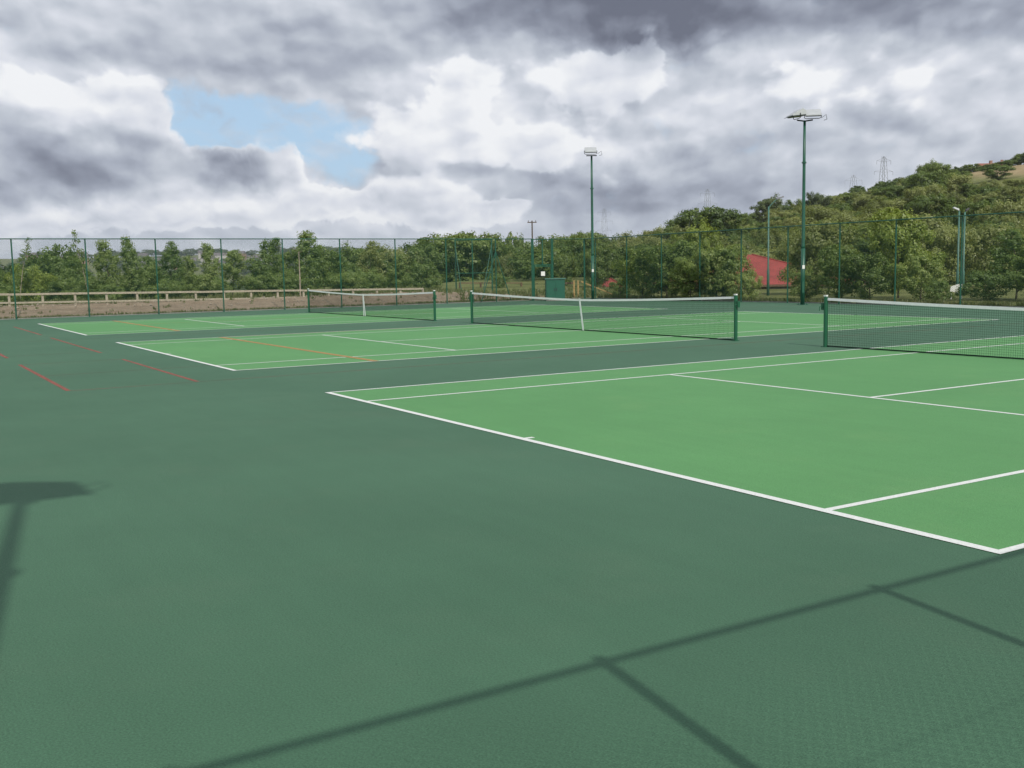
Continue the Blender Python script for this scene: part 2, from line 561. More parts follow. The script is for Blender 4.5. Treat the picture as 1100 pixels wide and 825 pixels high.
def panel_mesh(w, h):
    key = (round(w, 2), round(h, 2))
    if key in _panels: return _panels[key]
    p = .0707; segs = []
    for s in (1, -1):
        k = -h if s > 0 else 0.
        c = k
        while c < (w if s > 0 else w + h):
            # line x = c + s*z (s=1: from bottom to right), clipped to the panel
            if s > 0: z0, z1 = max(0, -c), min(h, w - c)
            else: z0, z1 = max(0, c - w), min(h, c)
            if z1 - z0 > .02:
                q = max(1, int((z1 - z0) / .9))
                for i in range(q):
                    a, b_ = z0 + (z1 - z0) * i / q, z0 + (z1 - z0) * (i + 1) / q
                    segs.append([(c + s * a, s * .0018, a), (c + s * b_, s * .0018, b_)])
            c += p
    _panels[key] = np_mesh('mesh_panel', *wires(segs, .0025))
    _panels[key].materials.append(M['green_wire'])
    return _panels[key]


def post_mesh(r=.034, h=FH):
    mb = MB(); mb.tube([(0, 0, 0), (0, 0, h - .004)], r, 10)
    mb.tube([(0, 0, h - .004), (0, 0, h + .014)], [r * 1.12, r * .5], 10)
    return mb.mesh('post')


def fence_run(label, axis, fixed, stops, skip=(), struts=(), wide=()):
    """axis 'x' or 'y' is the direction the fence runs in"""
    o = (stops[0], fixed, 0) if axis == 'x' else (fixed, stops[0], 0)
    root = empty('chain_link_fence', o, 0 if axis == 'x' else R(90), label, 'fence')
    pm = post_mesh(); pm.materials.append(M['green_steel'])
    wm = post_mesh(.05); wm.materials.append(M['green_steel'])
    for i, s in enumerate(stops):
        q = link('post', wm if i in wide else pm, None, root); q.location = (s - stops[0], 0, 0)
    for i, (a, c) in enumerate(zip(stops, stops[1:])):
        if i in skip: continue
        l = c - a
        q = link('mesh_panel', panel_mesh(l - .07, FH - .05), None, root); q.location = (a - stops[0] + .035, 0, .035)
    rail = MB(); L = stops[-1] - stops[0]
    for zz in (FH - .012,):
        rail.tube([(0.0, -.036, zz), (L, -.036, zz)], .025, 8)
    rail.build('top_rail', M['green_steel'], root)
    for zz in (.06, 1.25, 2.45):
        wire = MB(); wire.tube([(0, .036, zz), (L, .036, zz)], .0022, 5)
        wire.build('line_wire', M['green_wire'], root)
    for (s, d) in struts:
        st = MB(); st.tube([(s - stops[0], .0, 2.9), (s - stops[0] + d, 0, .04)], .026, 8)
        st.build('strut', M['green_steel'], root)
    return root


LY = [-9.4, -6.3, -3.2, -.08, 3.04, 6.21, 9.38, 12.54, 15.68, 18.9, 22.03, 23.73, 25.28, 27.76]
fence_run('long green chain link fence in front of the bare soil bank and pale timber rail', 'y', FX, LY, struts=((25.28, -1.0), (25.28, 1.0)))
RX = [-37.2, -36.1, -33.07, -29.98, -26.86, -23.81, -20.7, -17.6, -14.59, -11.45, -8.4, -5.3, -2.2, .9]
fence_run('green chain link fence running along the shrubs and red roof behind the floodlight masts', 'x', FY, RX)
fence_run('short green chain link fence between the mesh gate and the corner', 'y', FX, [29.26, 31.55])
# near fence behind the photographer (only its shadow is in the picture): posts where the two shadow legs start
NP = [-14.38, -11.6, -8.95, -7.1, -5.6, -3.68, -1.80, .15, 2.05, 4.9, 7.9, 10.9, 13.9, 16.9]
fence_run('green chain link fence behind the photographer, casting the straight shadow on the near court', 'y', NX, NP)

# gate in the left fence
gt = empty('mesh_gate', (FX, 27.83, 0), R(90), 'tall green mesh gate with white sign beside the green cabinet', 'gate')
GW = 1.36
gm = post_mesh(.062); gm.materials.append(M['green_steel'])
for xx in (0, GW):
    q = link('gate_post', gm, None, gt); q.location = (xx, 0, 0)
fr = MB()
fr.box(.0625, -.022, .06, .105, .022, 2.02).box(GW - .105, -.022, .06, GW - .0625, .022, 2.02)
fr.box(.106, -.022, 1.975, GW - .106, .022, 2.02).box(.106, -.022, .06, GW - .106, .022, .105)
leaf = fr.build('gate_leaf', M['green_steel'], gt)
q = link('leaf_mesh', panel_mesh(GW - .21, 1.87), None, leaf); q.location = (.105, 0, .105)
hd = MB(); hd.tube([(.16, -.03, 1.0), (.16, -.09, 1.0), (.28, -.09, 1.0)], .011, 6); hd.build('handle', M['black_plastic'], leaf)
tr = MB(); tr.box(.0625, -.03, 2.05, GW - .0625, .03, 2.12); tr.box(.0625, -.025, FH - .06, GW - .0625, .025, FH - .01)
tr.box(GW / 2 - .03, -.024, 2.122, GW / 2 + .03, .024, FH - .062)
tr.build('transom', M['green_steel'], gt)
q = link('overhead_mesh', panel_mesh(GW - .13, 1.38), None, gt); q.location = (.064, .026, 2.13)
sg = MB(); sg.box(GW / 2 - .14, -.05, 1.44, GW / 2 + .14, -.035, 1.70); sg.build('sign', M['sign_white'], gt)

# green cabinet inside the corner
cb = empty('electrical_cabinet', (-35.45, 28.2, 0), R(62), 'dark green metal cabinet standing by the gate', 'cabinet')
MB().box(-.55, -.28, .06, .55, .28, 1.24).build('cabinet_body', M['cabinet_green'], cb, bevel=.012)
MB().box(-.53, -.26, 0, .53, .26, .058).build('plinth', M['concrete'], cb)
MB().prism([(-.33, 1.243), (.33, 1.243), (.33, 1.27), (-.33, 1.31)], 'x', -.6, .6).build('cabinet_roof', M['lamp_col'], cb)
for s in (-1, 1):
    d_ = MB().box(min(s * .012, s * .50), -.299, .12, max(s * .012, s * .50), -.2805, 1.18).build('cabinet_door', M['cabinet_green'], cb, bevel=.004)
    MB().box(s * .06 - .012, -.325, .58, s * .06 + .012, -.3, .74).build('handle', M['black_plastic'], d_)


# ------------------------------------------------------------------ floodlights
def flood_head(parent, loc, rz, tilt, w=.68):
    """wedge housing: local +Y is where it shines"""
    mt = Matrix.Translation(loc) @ Matrix.Rotation(rz, 4, 'Z') @ Matrix.Rotation(tilt, 4, 'X')
    h = MB(); h.prism([(-.30, .02), (.36, .02), (.36, .06), (.02, .23), (-.16, .30), (-.30, .20)], 'x', -w / 2, w / 2)
    ho = h.build('lamp_housing', M['lamp_alu'], parent, bevel=.012); ho.matrix_local = mt
    g = MB(); g.box(-w / 2 + .03, -.27, -.012, w / 2 - .03, .31, .0185); g.build('lamp_glass', M['lamp_glass'], ho)
    v = MB(); v.prism([(.3625, .012), (.46, -.008), (.46, .004), (.3625, .03)], 'x', -w / 2, w / 2); v.build('visor', M['black_plastic'], ho)
    gb = MB(); gb.box(-w * .28, -.40, .03, w * .28, -.3025, .15); gb.build('gear_box', M['lamp_alu'], ho, bevel=.01)
    yk = MB()
    for s in (-1, 1):
        yk.tube([(s * (w / 2 + .022), 0, .11), (s * (w / 2 + .022), 0, -.06), (s * (w / 2 - .06), 0, -.10), (0, 0, -.10)], .015, 6)
    yk.build('yoke', M['black_plastic'], ho)
    return ho


def floodlight(loc, H, rz, heads, label):
    root = empty('floodlight_mast', loc, rz, label, 'floodlight', 'floodlight masts round the courts')
    p = MB(); p.tube([(0, 0, .02), (0, 0, H * .31)], .095, 14); p.build('lower_pole', M['green_steel'], root, True)
    p = MB(); p.tube([(0, 0, H * .31), (0, 0, H * .325), (0, 0, H * .775), (0, 0, H)], [.095, .078, .066, .055], 14)
    p.build('upper_pole', M['green_steel'], root, True)
    p = MB(); p.tube([(0, 0, H * .775 - .03), (0, 0, H * .775 + .03)], .105, 14); p.build('collar', M['green_steel'], root)
    p = MB(); p.box(-.2, -.2, 0, .2, .2, .02)
    for sx_ in (-1, 1):
        for sy_ in (-1, 1): p.tube([(sx_ * .15, sy_ * .15, .02), (sx_ * .15, sy_ * .15, .07)], .018, 6)
    p.build('base_plate', M['green_steel'], root)
    p = MB(); p.box(-.05, -.1005, .55, .05, -.092, 1.05); p.build('access_door', M['green_steel'], root)
    p = MB(); p.box(-.055, -.105, 1.62, .055, -.0965, 1.78); p.build('warning_label', M['sign_white'], root)
    arm = MB()
    if len(heads) > 1:
        arm.tube([(heads[0][0], heads[0][1], H + .02), (0, 0, H - .03), (heads[1][0], heads[1][1], H + .02)], .032, 8)
    else:
        arm.tube([(-.3, 0, H), (.3, 0, H)], .03, 8)
    arm.build('cross_arm', M['black_plastic'], root)
    cab = MB(); hx = heads[-1]
    cab.tube([(hx[0] + .42, hx[1] + .1, H + .12), (hx[0] + .62, hx[1] + .1, H + .26), (hx[0] + .66, hx[1] + .1, H + .05), (hx[0] + .5, hx[1], H)], .012, 6)
    cab.build('cable_loop', M['black_plastic'], root)
    for (hx, hy, hr, tl) in heads:
        flood_head(root, (hx, hy, H + .18), hr, tl)
    return root


# local +X of the mast faces along camera-right, -Y faces the camera
RZ = math.atan2(HR[1], HR[0])
floodlight((-18.39, 30.12, .0), 8.15, RZ, [(-.34, 0, R(100), R(-6)), (.36, 0, R(170), R(-8))],
           'tall green floodlight mast with two lamp heads, nearer of the two')
floodlight((-34.73, 30.39, .0), 8.3, RZ, [(-.05, 0, R(178), R(-8))],
           'green floodlight mast with one lamp head, beside the dark green cabinet')
floodlight((15.62, -6.42, .0), 8.75, R(90), [(-.36, 0, R(88), R(-3)), (.03, 0, R(-88), R(-3))],
           'green floodlight mast behind the photographer, whose shadow lies at the left edge')


# ------------------------------------------------------------------ street lamps beyond the fence
def street_lamp(x, ytop, ybot, D, label, arm, k=.5, lm='lamp_alu'):
    b_ = at(x, ybot, D); t = at(x, ytop, D); z0 = tz(b_[0], b_[1])
    H = t[2] - z0
    root = empty('street_lamp', (b_[0], b_[1], z0), RZ, label, 'street lamp')
    p = MB(); p.tube([(0, 0, 0), (0, 0, H * .28), (0, 0, H * .3), (0, 0, H)], [.085, .08, .055, .045], 10)
    p.build('column', M['lamp_col'], root, True)
    a = MB(); s = 1 if arm > 0 else -1
    a.tube([(0, 0, H - .05), (s * abs(arm) * .45, 0, H + .4 * abs(arm)), (s * abs(arm), 0, H + .9 * abs(arm))], .03, 8)
    a.build('bracket', M['lamp_col'], root)
    l = MB(); hx, hz = s * abs(arm), H + .9 * abs(arm)
    l.add([(hx - s * .05, -.09, hz - .05), (hx + s * k, -.11, hz + .08), (hx + s * k, .11, hz + .08), (hx - s * .05, .09, hz - .05),
           (hx - s * .05, -.07, hz + .06), (hx + s * k * .95, -.08, hz + .17), (hx + s * k * .95, .08, hz + .17), (hx - s * .05, .07, hz + .06)],
          [(0, 1, 2, 3), (7, 6, 5, 4), (0, 4, 5, 1), (1, 5, 6, 2), (2, 6, 7, 3), (3, 7, 4, 0)])
    l.build('lantern', M[lm], root, bevel=.015)
    return root


street_lamp(825, 222, 314, 65, 'slim grey green street lamp standing in front of the red roof', .5, .4, 'pylon')
street_lamp(1028, 227, 318, 62, 'grey green street lamp with pale lantern by the white board', -.08, .26)
street_lamp(1034, 228, 318, 63, 'darker street lamp column just right of the pale lantern lamp', .08, .14, 'black_plastic')

# ------------------------------------------------------------------ timber things and small things beyond the fence
def knee_rail():
    X = -43.2
    ys = np.arange(-9, 24.6, 1.55)
    root = empty('timber_rail_fence', (X, -9, 0), R(90), 'long low pale timber two rail fence on the soil bank', 'rail fence')
    zt = lambda y: 1.13 - .0125 * (y + .5)
    for i, yy in enumerate(ys):
        p = MB(); p.box(yy + 9 - .055, -.05, tz(X, yy) - .2, yy + 9 + .055, .05, zt(yy) - .04)
        p.build('rail_post', M['timber_pale'], root)
    for dz, h in ((0, .105), (-.43, .09)):
        for k in range(0, len(ys) - 1, 2):
            a = ys[k]; c = ys[min(k + 2, len(ys) - 1)]
            j = random.uniform(-.012, .012)
            m_ = MB(); m_.add([(a + 9 + .004, -.10, zt(a) + dz - h + j), (c + 9 - .004, -.10, zt(c) + dz - h), (c + 9 - .004, -.053, zt(c) + dz - h), (a + 9 + .004, -.053, zt(a) + dz - h + j),
                              (a + 9 + .004, -.10, zt(a) + dz + j), (c + 9 - .004, -.10, zt(c) + dz), (c + 9 - .004, -.053, zt(c) + dz), (a + 9 + .004, -.053, zt(a) + dz + j)],
                             [(0, 1, 2, 3), (7, 6, 5, 4), (0, 4, 5, 1), (1, 5, 6, 2), (2, 6, 7, 3), (3, 7, 4, 0)])
            m_.build('rail', M['timber_pale'], root)
    return root


knee_rail()


def plank_fence(x0, x1, ytop, D, label):
    a = at(x0, ytop, D); c = at(x1, ytop, D + 2)
    root = empty('plank_fence', (a[0], a[1], tz(a[0], a[1])), 0, label, 'rail fence')
    n = max(3, int(np.linalg.norm(c - a) / 1.6))
    o = np.array(root.location)
    for i in range(n + 1):
        q = a + (c - a) * i / n; z0 = tz(q[0], q[1])
        p = MB(); p.box(q[0] - o[0] - .06, q[1] - o[1] - .06, z0 - o[2] - .2, q[0] - o[0] + .06, q[1] - o[1] + .06, q[2] - o[2] + .05)
        p.build('fence_post', M['timber_brown'], root)
    for dz in (0, -.42):
        r_ = MB(); r_.tube([a - o + [0, 0, dz], c - o + [0, 0, dz]], .06, 4); r_.build('plank', M['timber_brown'], root)
    return root


plank_fence(494, 560, 304, 84, 'low brown plank fence seen through the mesh left of the gate')

# timber posts with sloping rail right of the cabinet
tp = at(619, 306, 66); zt_ = tz(tp[0], tp[1])
ht = empty('timber_handrail', (tp[0], tp[1], zt_), RZ, 'yellow timber posts with a sloping handrail right of the green cabinet', 'handrail')
for xx in (-.14, .12):
    MB().box(xx - .05, -.05, -.2, xx + .05, .05, 1.05).build('handrail_post', M['timber_yellow'], ht)
s_ = MB(); s_.tube([(.3, 0, .98), (2.35, .3, .12)], .06, 4); s_.build('sloping_rail', M['timber_yellow'], ht)
s_ = MB(); s_.box(-.7, -.03, .82, -.192, .03, .94); s_.build('cross_rail', M['timber_brown'], ht)
MB().box(2.3, -.05, -.2, 2.4, .35, .1).build('end_block', M['timber_yellow'], ht)

# climbing frame (green tubes) beyond the fence, seen between the nets
cp = at(510, 318, 72); cz = tz(cp[0], cp[1])
sw = empty('swing_frame', (cp[0], cp[1], cz), RZ, 'green tubular swing frame with slanting legs behind the mesh fence', 'swing frame')
kx = 72 / FPX
for k, (a, c) in enumerate((((490.4 - 510) * kx, (497 - 510) * kx), ((529 - 510) * kx, (519 - 510) * kx))):
    up = MB(); up.tube([(a, 0, -.1), (a, 0, 3.6)], .05, 8); up.build('upright', M['green_steel'], sw)
    lg = MB(); lg.tube([(c, -.9, -.1), (a, -.06, 3.2)], .03, 8); lg.build('slanting_leg', M['green_steel'], sw)
    br = MB(); br.tube([(a, -.06, 1.35), (a + (c - a) * 2.3, -.06, 1.35)], .03, 8); br.build('cross_bar', M['green_steel'], sw)
tb = MB(); tb.tube([((490.4 - 510) * kx - .05, 0, 3.62), ((529 - 510) * kx + .05, 0, 3.62)], .035, 8); tb.build('top_bar', M['green_steel'], sw)

# white board among the shrubs
wp = at(1027, 313, 56); wz = tz(wp[0], wp[1])
wb_ = empty('white_board', (wp[0], wp[1], wz), RZ + R(18), 'small white board on short legs low among the shrubs', 'board')
MB().add([(-.38, -.02, .38), (.28, -.02, .30), (.30, -.02, .78), (-.33, -.02, .62), (-.38, .02, .38), (.28, .02, .30), (.30, .02, .78), (-.33, .02, .62)],
         [(0, 1, 2, 3), (7, 6, 5, 4), (0, 4, 5, 1), (1, 5, 6, 2), (2, 6, 7, 3), (3, 7, 4, 0)]).build('board_panel', M['sign_white'], wb_)
for xx in (-.26, .36): MB().box(xx - .035, .021, -.2, xx + .035, .08, .74 if xx > 0 else .5).build('leg', M['sign_white'], wb_)


# red roofed pavilion
def pavilion(x, ytop, D, w, d, h_eave, h_top, rz, label, cat='pavilion'):
    c = at(x, ytop, D); z0 = tz(c[0], c[1])
    root = empty('red_roofed_pavilion', (c[0], c[1], z0), rz, label, cat)
    zt = c[2] - z0; he = zt - (h_top - h_eave)
    MB().box(-w / 2 + .35, -d / 2 + .35, -.5, w / 2 - .35, d / 2 - .35, he - .02).build('wall', M['dark_wall'], root)
    r_ = MB(); o = .0
    e = [(-w / 2, -d / 2, he), (w / 2, -d / 2, he), (w / 2, d / 2, he), (-w / 2, d / 2, he)]
    ridge = [(-.3, 0, zt), (.3, 0, zt)]
    r_.add(e + ridge, [(0, 1, 5, 4), (1, 2, 5), (2, 3, 4, 5), (3, 0, 4), (3, 2, 1, 0)])
    ro = r_.build('roof', M['red_roof'], root)
    hp = MB()
    for i, j in ((0, 4), (1, 5), (2, 5), (3, 4)):
        p, q = np.array((e + ridge)[i]), np.array((e + ridge)[j])
        hp.tube([p + [0, 0, .03], q + [0, 0, .03]], .05, 6)
    hp.build('hip_ridge', M['red_roof'], ro)
    fa = MB()
    fa.box(-w / 2, -d / 2 - .03, he - .16, w / 2, -d / 2 - .003, he - .005); fa.box(w / 2 + .003, -d / 2, he - .16, w / 2 + .03, d / 2, he - .005)
    fa.build('fascia', M['timber_brown'], ro)
    dr = MB(); dr.box(-.5, -d / 2 + .31, -.3, .5, -d / 2 + .347, min(1.9, he - .2)); dr.build('door', M['timber_brown'], root)
    return root


pavilion(804, 273.5, 84, 15.5, 8.0, 1.0, 3.3, RZ + R(4), 'low building with red hipped roof half hidden by a bush')
pavilion(652, 299, 86, 2.6, 2.2, 1.0, 1.7, RZ + R(-5), 'tiny red roofed hut glimpsed through the fence right of the far floodlight mast', 'hut')


# ------------------------------------------------------------------ pylons and telegraph pole
def pylon(x, ytop, ybase, D, label):
    t = at(x, ytop, D); z0 = tz(t[0], t[1]); H = t[2] - z0
    root = empty('electricity_pylon', (t[0], t[1], z0), RZ + R(12), label, 'pylon', 'electricity pylons on the skyline')
    th = max(.1, D / FPX * (.11 if D < 800 else .05))
    b_ = MB(); w0, w1 = H * .09, H * .022
    lv = 9
    for sx_ in (-1, 1):
        for sy_ in (-1, 1):
            b_.tube([(sx_ * w0, sy_ * w0, 0), (sx_ * w1, sy_ * w1, H * .97), (0, 0, H)], th, 4)
    for k in range(lv):
        a, c = k / lv, (k + 1) / lv
        wa, wc = w0 + (w1 - w0) * a, w0 + (w1 - w0) * c
        for sy_ in (-1, 1):
            b_.tube([(-wa, sy_ * wa, H * a), (wc, sy_ * wc, H * c)], th * .6, 4)
            b_.tube([(wa, sy_ * wa, H * a), (-wc, sy_ * wc, H * c)], th * .6, 4)
    b_.build('lattice_tower', M['pylon'], root)
    for zf, L in ((.93, .11), (.78, .145), (.63, .12)):
        a = MB()
        for s in (-1, 1):
            a.tube([(0, 0, H * zf), (s * H * L, 0, H * (zf + .01))], th * .8, 4)
            a.tube([(0, 0, H * (zf + .05)), (s * H * L, 0, H * (zf + .01))], th * .6, 4)
            a.tube([(s * H * L, 0, H * (zf + .01)), (s * H * L, 0, H * (zf - .04))], th * .8, 4)
        a.build('cross_arm', M['pylon'], root)
    return root


pylon(949.5, 168, 195, 640, 'largest lattice electricity pylon rising above the wooded hill on the right')
pylon(760, 203, 222, 900, 'small lattice electricity pylon above the trees left of the near floodlight mast')
pylon(917, 188, 205, 1100, 'faint small lattice pylon between the near floodlight mast and the largest pylon')
pylon(649, 224, 245, 1200, 'faint small lattice pylon just right of the far floodlight mast')

tp = at(571.5, 237, 170); z0 = tz(tp[0], tp[1])
tg = empty('telegraph_pole', (tp[0], tp[1], z0), RZ, 'thin telegraph pole with one crossarm rising behind the mesh gate', 'telegraph pole')
p = MB(); p.tube([(0, 0, 0), (0, 0, tp[2] - z0)], [.16, .11], 8); p.build('pole', M['bark'], tg)
p = MB(); p.box(-.75, -.06, tp[2] - z0 - .35, .75, .06, tp[2] - z0 - .2); p.build('crossarm', M['bark'], tg)
for xx in (-.6, .6):
    p = MB(); p.tube([(xx, 0, tp[2] - z0 - .2), (xx, 0, tp[2] - z0 + .05)], .05, 6); p.build('insulator', M['bark'], tg)


# ------------------------------------------------------------------ vegetation
def leaves(P, N, size, rng, elong=1.5):
    """one bent leaf (two triangles-ish quad) per point, facing roughly N"""
    n = len(P)
    N = N / (np.linalg.norm(N, axis=1, keepdims=True) + 1e-9)
    rnd = rng.normal(size=(n, 3)); a = np.cross(N, rnd); a /= np.linalg.norm(a, axis=1, keepdims=True) + 1e-9
    b_ = np.cross(N, a)
    s = (size * rng.uniform(.6, 1.35, n))[:, None]
    V = np.stack([P - a * s * elong * .5, P + b_ * s * .5 + N * s * .12, P + a * s * elong * .5, P - b_ * s * .5 + N * s * .12], 1).reshape(-1, 3)
    F = np.arange(n * 4, dtype=np.int32).reshape(-1, 4)
    return V, F


def branchy(rng, H, spread, base, nl, levels, rad, lean=.0, conic=0.):
    """trunk + limbs; returns tubes [(pts, radii)] and twig ends"""
    tubes, ends = [], []
    tp_ = []; q = np.array([0., 0, 0]); dr = np.array([lean, 0, 1.])
    for i in range(7):
        tp_.append(q.copy()); dr = dr + rng.normal(0, .06, 3) * [1, 1, 0]
        q = q + dr / np.linalg.norm(dr) * H * .93 / 6
    tp_ = np.array(tp_)
    tubes.append((tp_, [rad * (1 - .88 * i / 6) for i in range(7)]))
    for k in range(nl):
        f = base + (1 - base) * (k + rng.uniform(0, 1)) / nl
        f = min(f, .98)
        i = min(int(f * 6), 5); t = f * 6 - i
        st = tp_[i] * (1 - t) + tp_[i + 1] * t
        an = k * 2.4 + rng.uniform(-.5, .5)
        prof = (math.sin(math.pi * min(1, (f - base) / (1 - base) * .85 + .12)) ** .7) * (1 - conic) + conic * (1 - (f - base) / (1 - base) * .92)
        L = spread * prof * rng.uniform(.7, 1.15)
        up = rng.uniform(.25, .8)
        d = np.array([math.cos(an), math.sin(an), up]); d /= np.linalg.norm(d)
        m_ = st + d * L * .55 + [0, 0, .03 * L]
        e = st + d * L + [0, 0, rng.uniform(-.05, .2) * L]
        r_ = rad * (1 - f) * .55 + rad * .06
        tubes.append((np.array([st, m_, e]), [r_, r_ * .6, r_ * .2]))
        ends.append((e, L)); ends.append((m_, L * .8))
        for _ in range(levels):
            s2 = st + (e - st) * rng.uniform(.35, .9)
            d2 = d + rng.normal(0, .6, 3); d2 /= np.linalg.norm(d2)
            e2 = s2 + d2 * L * rng.uniform(.3, .55)
            tubes.append((np.array([s2, e2]), [r_ * .4, r_ * .12]))
            ends.append((e2, L * .7))
    ends.append((tp_[-1], spread * .5))
    return tubes, ends


def make_tree(kind, seed):
    """returns (trunk mesh, crown mesh, H)"""
    rng = np.random.default_rng(seed)
    K = dict(
        bush=dict(H=4.6, spread=2.3, base=.08, nl=26, lv=3, rad=.07, n=16000, leaf=.105, clump=.50, mat='leaf_bush', conic=0., skirt=.25),
        young=dict(H=4.4, spread=1.15, base=.10, nl=26, lv=2, rad=.045, n=7500, leaf=.075, clump=.34, mat='leaf_young', conic=.55, skirt=.1),
        sapling=dict(H=4.8, spread=.55, base=.25, nl=16, lv=1, rad=.035, n=900, leaf=.07, clump=.22, mat='leaf_young', conic=.5, skirt=0),
        scrub=dict(H=2.3, spread=1.7, base=.02, nl=22, lv=2, rad=.04, n=7000, leaf=.085, clump=.42, mat='leaf_young', conic=0., skirt=.3),
        oak=dict(H=9.5, spread=4.6, base=.18, nl=24, lv=3, rad=.22, n=12000, leaf=.24, clump=1.0, mat='leaf_oak', conic=0., skirt=.2),
        willow=dict(H=8.5, spread=4.8, base=.06, nl=30, lv=3, rad=.16, n=14000, leaf=.20, clump=1.05, mat='leaf_willow', conic=0., skirt=.3),
        far=dict(H=10, spread=4.8, base=.15, nl=18, lv=2, rad=.2, n=3600, leaf=.45, clump=1.25, mat='leaf_far', conic=0., skirt=.2),
    )[kind]
    tubes, ends = branchy(rng, K['H'], K['spread'], K['base'], K['nl'], K['lv'], K['rad'], conic=K['conic'])
    E = np.array([e for e, _ in ends]); Ls = np.array([l for _, l in ends])
    w = Ls / Ls.sum()
    idx = rng.choice(len(E), K['n'], p=w)
    cl = K['clump'] * rng.uniform(.55, 1.3, len(E))
    off = rng.normal(size=(K['n'], 3)); off /= np.linalg.norm(off, axis=1, keepdims=True)
    rr = rng.uniform(0, 1, K['n']) ** .55
    P = E[idx] + off * (rr * cl[idx])[:, None] * [1, 1, .8]
    if kind == 'willow':
        P[:, 2] -= rng.uniform(0, .5, K['n']) ** 2 * 2.0
    ok = P[:, 2] > K['skirt'] * .3
    P = P[ok]; off = off[ok]
    rad_out = P * [1, 1, 0]
    N = off * .9 + np.array([0, 0, .40]) + .55 * rad_out / (np.linalg.norm(rad_out, axis=1, keepdims=True) + .3) + rng.normal(0, .32, P.shape)
    Vv, Ff = leaves(P, N, K['leaf'], rng, 1.9 if kind == 'willow' else 1.45)
    cm = np_mesh('crown', Vv, Ff); cm.materials.append(M[K['mat']])
    tb_ = MB()
    for pts, rd in tubes: tb_.tube(pts, rd, 5 if kind in ('far',) else 6)
    tm = tb_.mesh('trunk', True); tm.materials.append(M['bark_pale'] if kind in ('sapling',) else M['bark'])
    top = float(P[:, 2].max())
    return tm, cm, top


PROTO = {}
for kind, n in dict(bush=4, young=5, sapling=3, scrub=3, oak=4, willow=4, far=4).items():
    PROTO[kind] = [make_tree(kind, 100 + 17 * i + len(kind) * 1000) for i in range(n)]


def plant(kind, x, y, top_z, name, label, cat, group=None, wide=1., var=None, leafmat=None, sink=.1, barkmat=None):
    z0 = tz(x, y) - sink
    tm, cm, H = PROTO[kind][var if var is not None else random.randrange(len(PROTO[kind]))]
    s = max(.15, (top_z - z0) / H)
    root = empty(name, (x, y, z0), random.uniform(0, 6.28), label, cat, group)
    root.scale = (s * wide, s * wide, s)
    for nm, me, ov in (('trunk', tm, barkmat), ('crown', cm, leafmat)):
        o = link(nm, me, None, root)
        if ov:
            o.material_slots[0].link = 'OBJECT'; o.material_slots[0].material = M[ov]
    return root


def plant_px(kind, x, ytop, D, *a, **k):
    p = at(x, ytop, D)
    return plant(kind, p[0], p[1], p[2], *a, **k)


# --- row of young trees behind the pale timber rail (photo x, top y, distance, kind, name, label)
LEFT = [
    (-14, 268, 62, 'young', 'leafy young tree cut by the left edge of the photo', 1.2, None),
    (17, 254, 60, 'sapling', 'thin pale stemmed sapling right behind the leftmost fence post', 1., None),
    (34, 281, 63, 'scrub', 'bright green low bush with yellowish leaves at the far left end of the row', 1.0, 'leaf_yellow'),
    (62, 273, 66, 'young', 'rounded olive young tree in front of the distant dark dome tree', 1.4, None),
    (92, 247, 61, 'sapling', 'tall thin sapling poking above the fence at the second post from the left', 1., None),
    (88, 274, 68, 'young', 'broad young tree behind the tall thin sapling', 1.35, None),
    (114, 257, 62, 'young', 'dark dense columnar young tree between the second and third fence posts', 1.05, None),
    (141, 252, 62, 'young', 'pointed young tree with a thin leafy top left of the third fence post', .85, None),
    (152, 281, 64, 'scrub', 'low bush at the foot of the pointed young tree', 1., None),
    (161, 274, 66, 'young', 'short bushy young tree directly behind the third fence post', 1.2, None),
    (183, 258, 62, 'young', 'young tree with forked top right of the third fence post', 1.05, None),
    (203, 273, 64, 'young', 'low rounded young tree midway between the third and fourth fence posts', 1.3, None),
    (224, 259, 62, 'young', 'slender young tree just left of the fourth fence post', 1.0, None),
    (247, 268, 64, 'young', 'bushy young tree just right of the fourth fence post', 1.3, None),
    (276, 254, 62, 'young', 'leafy young tree reaching the fence top between the fourth and fifth posts', 1.1, None),
    (296, 270, 65, 'young', 'low dense young tree behind the fifth fence post', 1.35, None),
    (327, 247, 63, 'young', 'tallest birch like young tree with pale stem, above the left end of the farthest net', 1.25, None),
    (347, 262, 66, 'young', 'round topped young tree right of the tallest birch like tree', 1.3, None),
    (372, 268, 66, 'young', 'low young tree behind the sixth fence post from the left', 1.3, None),
    (397, 258, 67, 'young', 'wide olive young tree over the centre strap of the farthest net', 1.5, 'leaf_willow'),
    (376, 297, 64, 'scrub', 'bright yellow green low bush just above the pale rail', 1.0, 'leaf_yellow'),
    (425, 272, 68, 'young', 'bushy young tree behind the seventh fence post from the left', 1.5, None),
    (452, 276, 69, 'scrub', 'spreading low bush near the right end of the pale rail', 1.2, None),
]
def rail_dist(x):
    d = ray(x, 300); return (-43.2 - CAM[0]) / d[0] * math.hypot(d[0], d[1])


for x, yt, D, kind, lab, wd, lm in LEFT:
    D = rail_dist(x) + 3.2 + (D - 60) * .8
    nm = {'young': 'young_tree', 'sapling': 'sapling', 'scrub': 'bush'}[kind]
    plant_px(kind, x, yt, D, nm, lab, {'young': 'tree', 'sapling': 'tree', 'scrub': 'bush'}[kind], 'young trees behind the pale rail', wide=wd * .86, leafmat=lm)
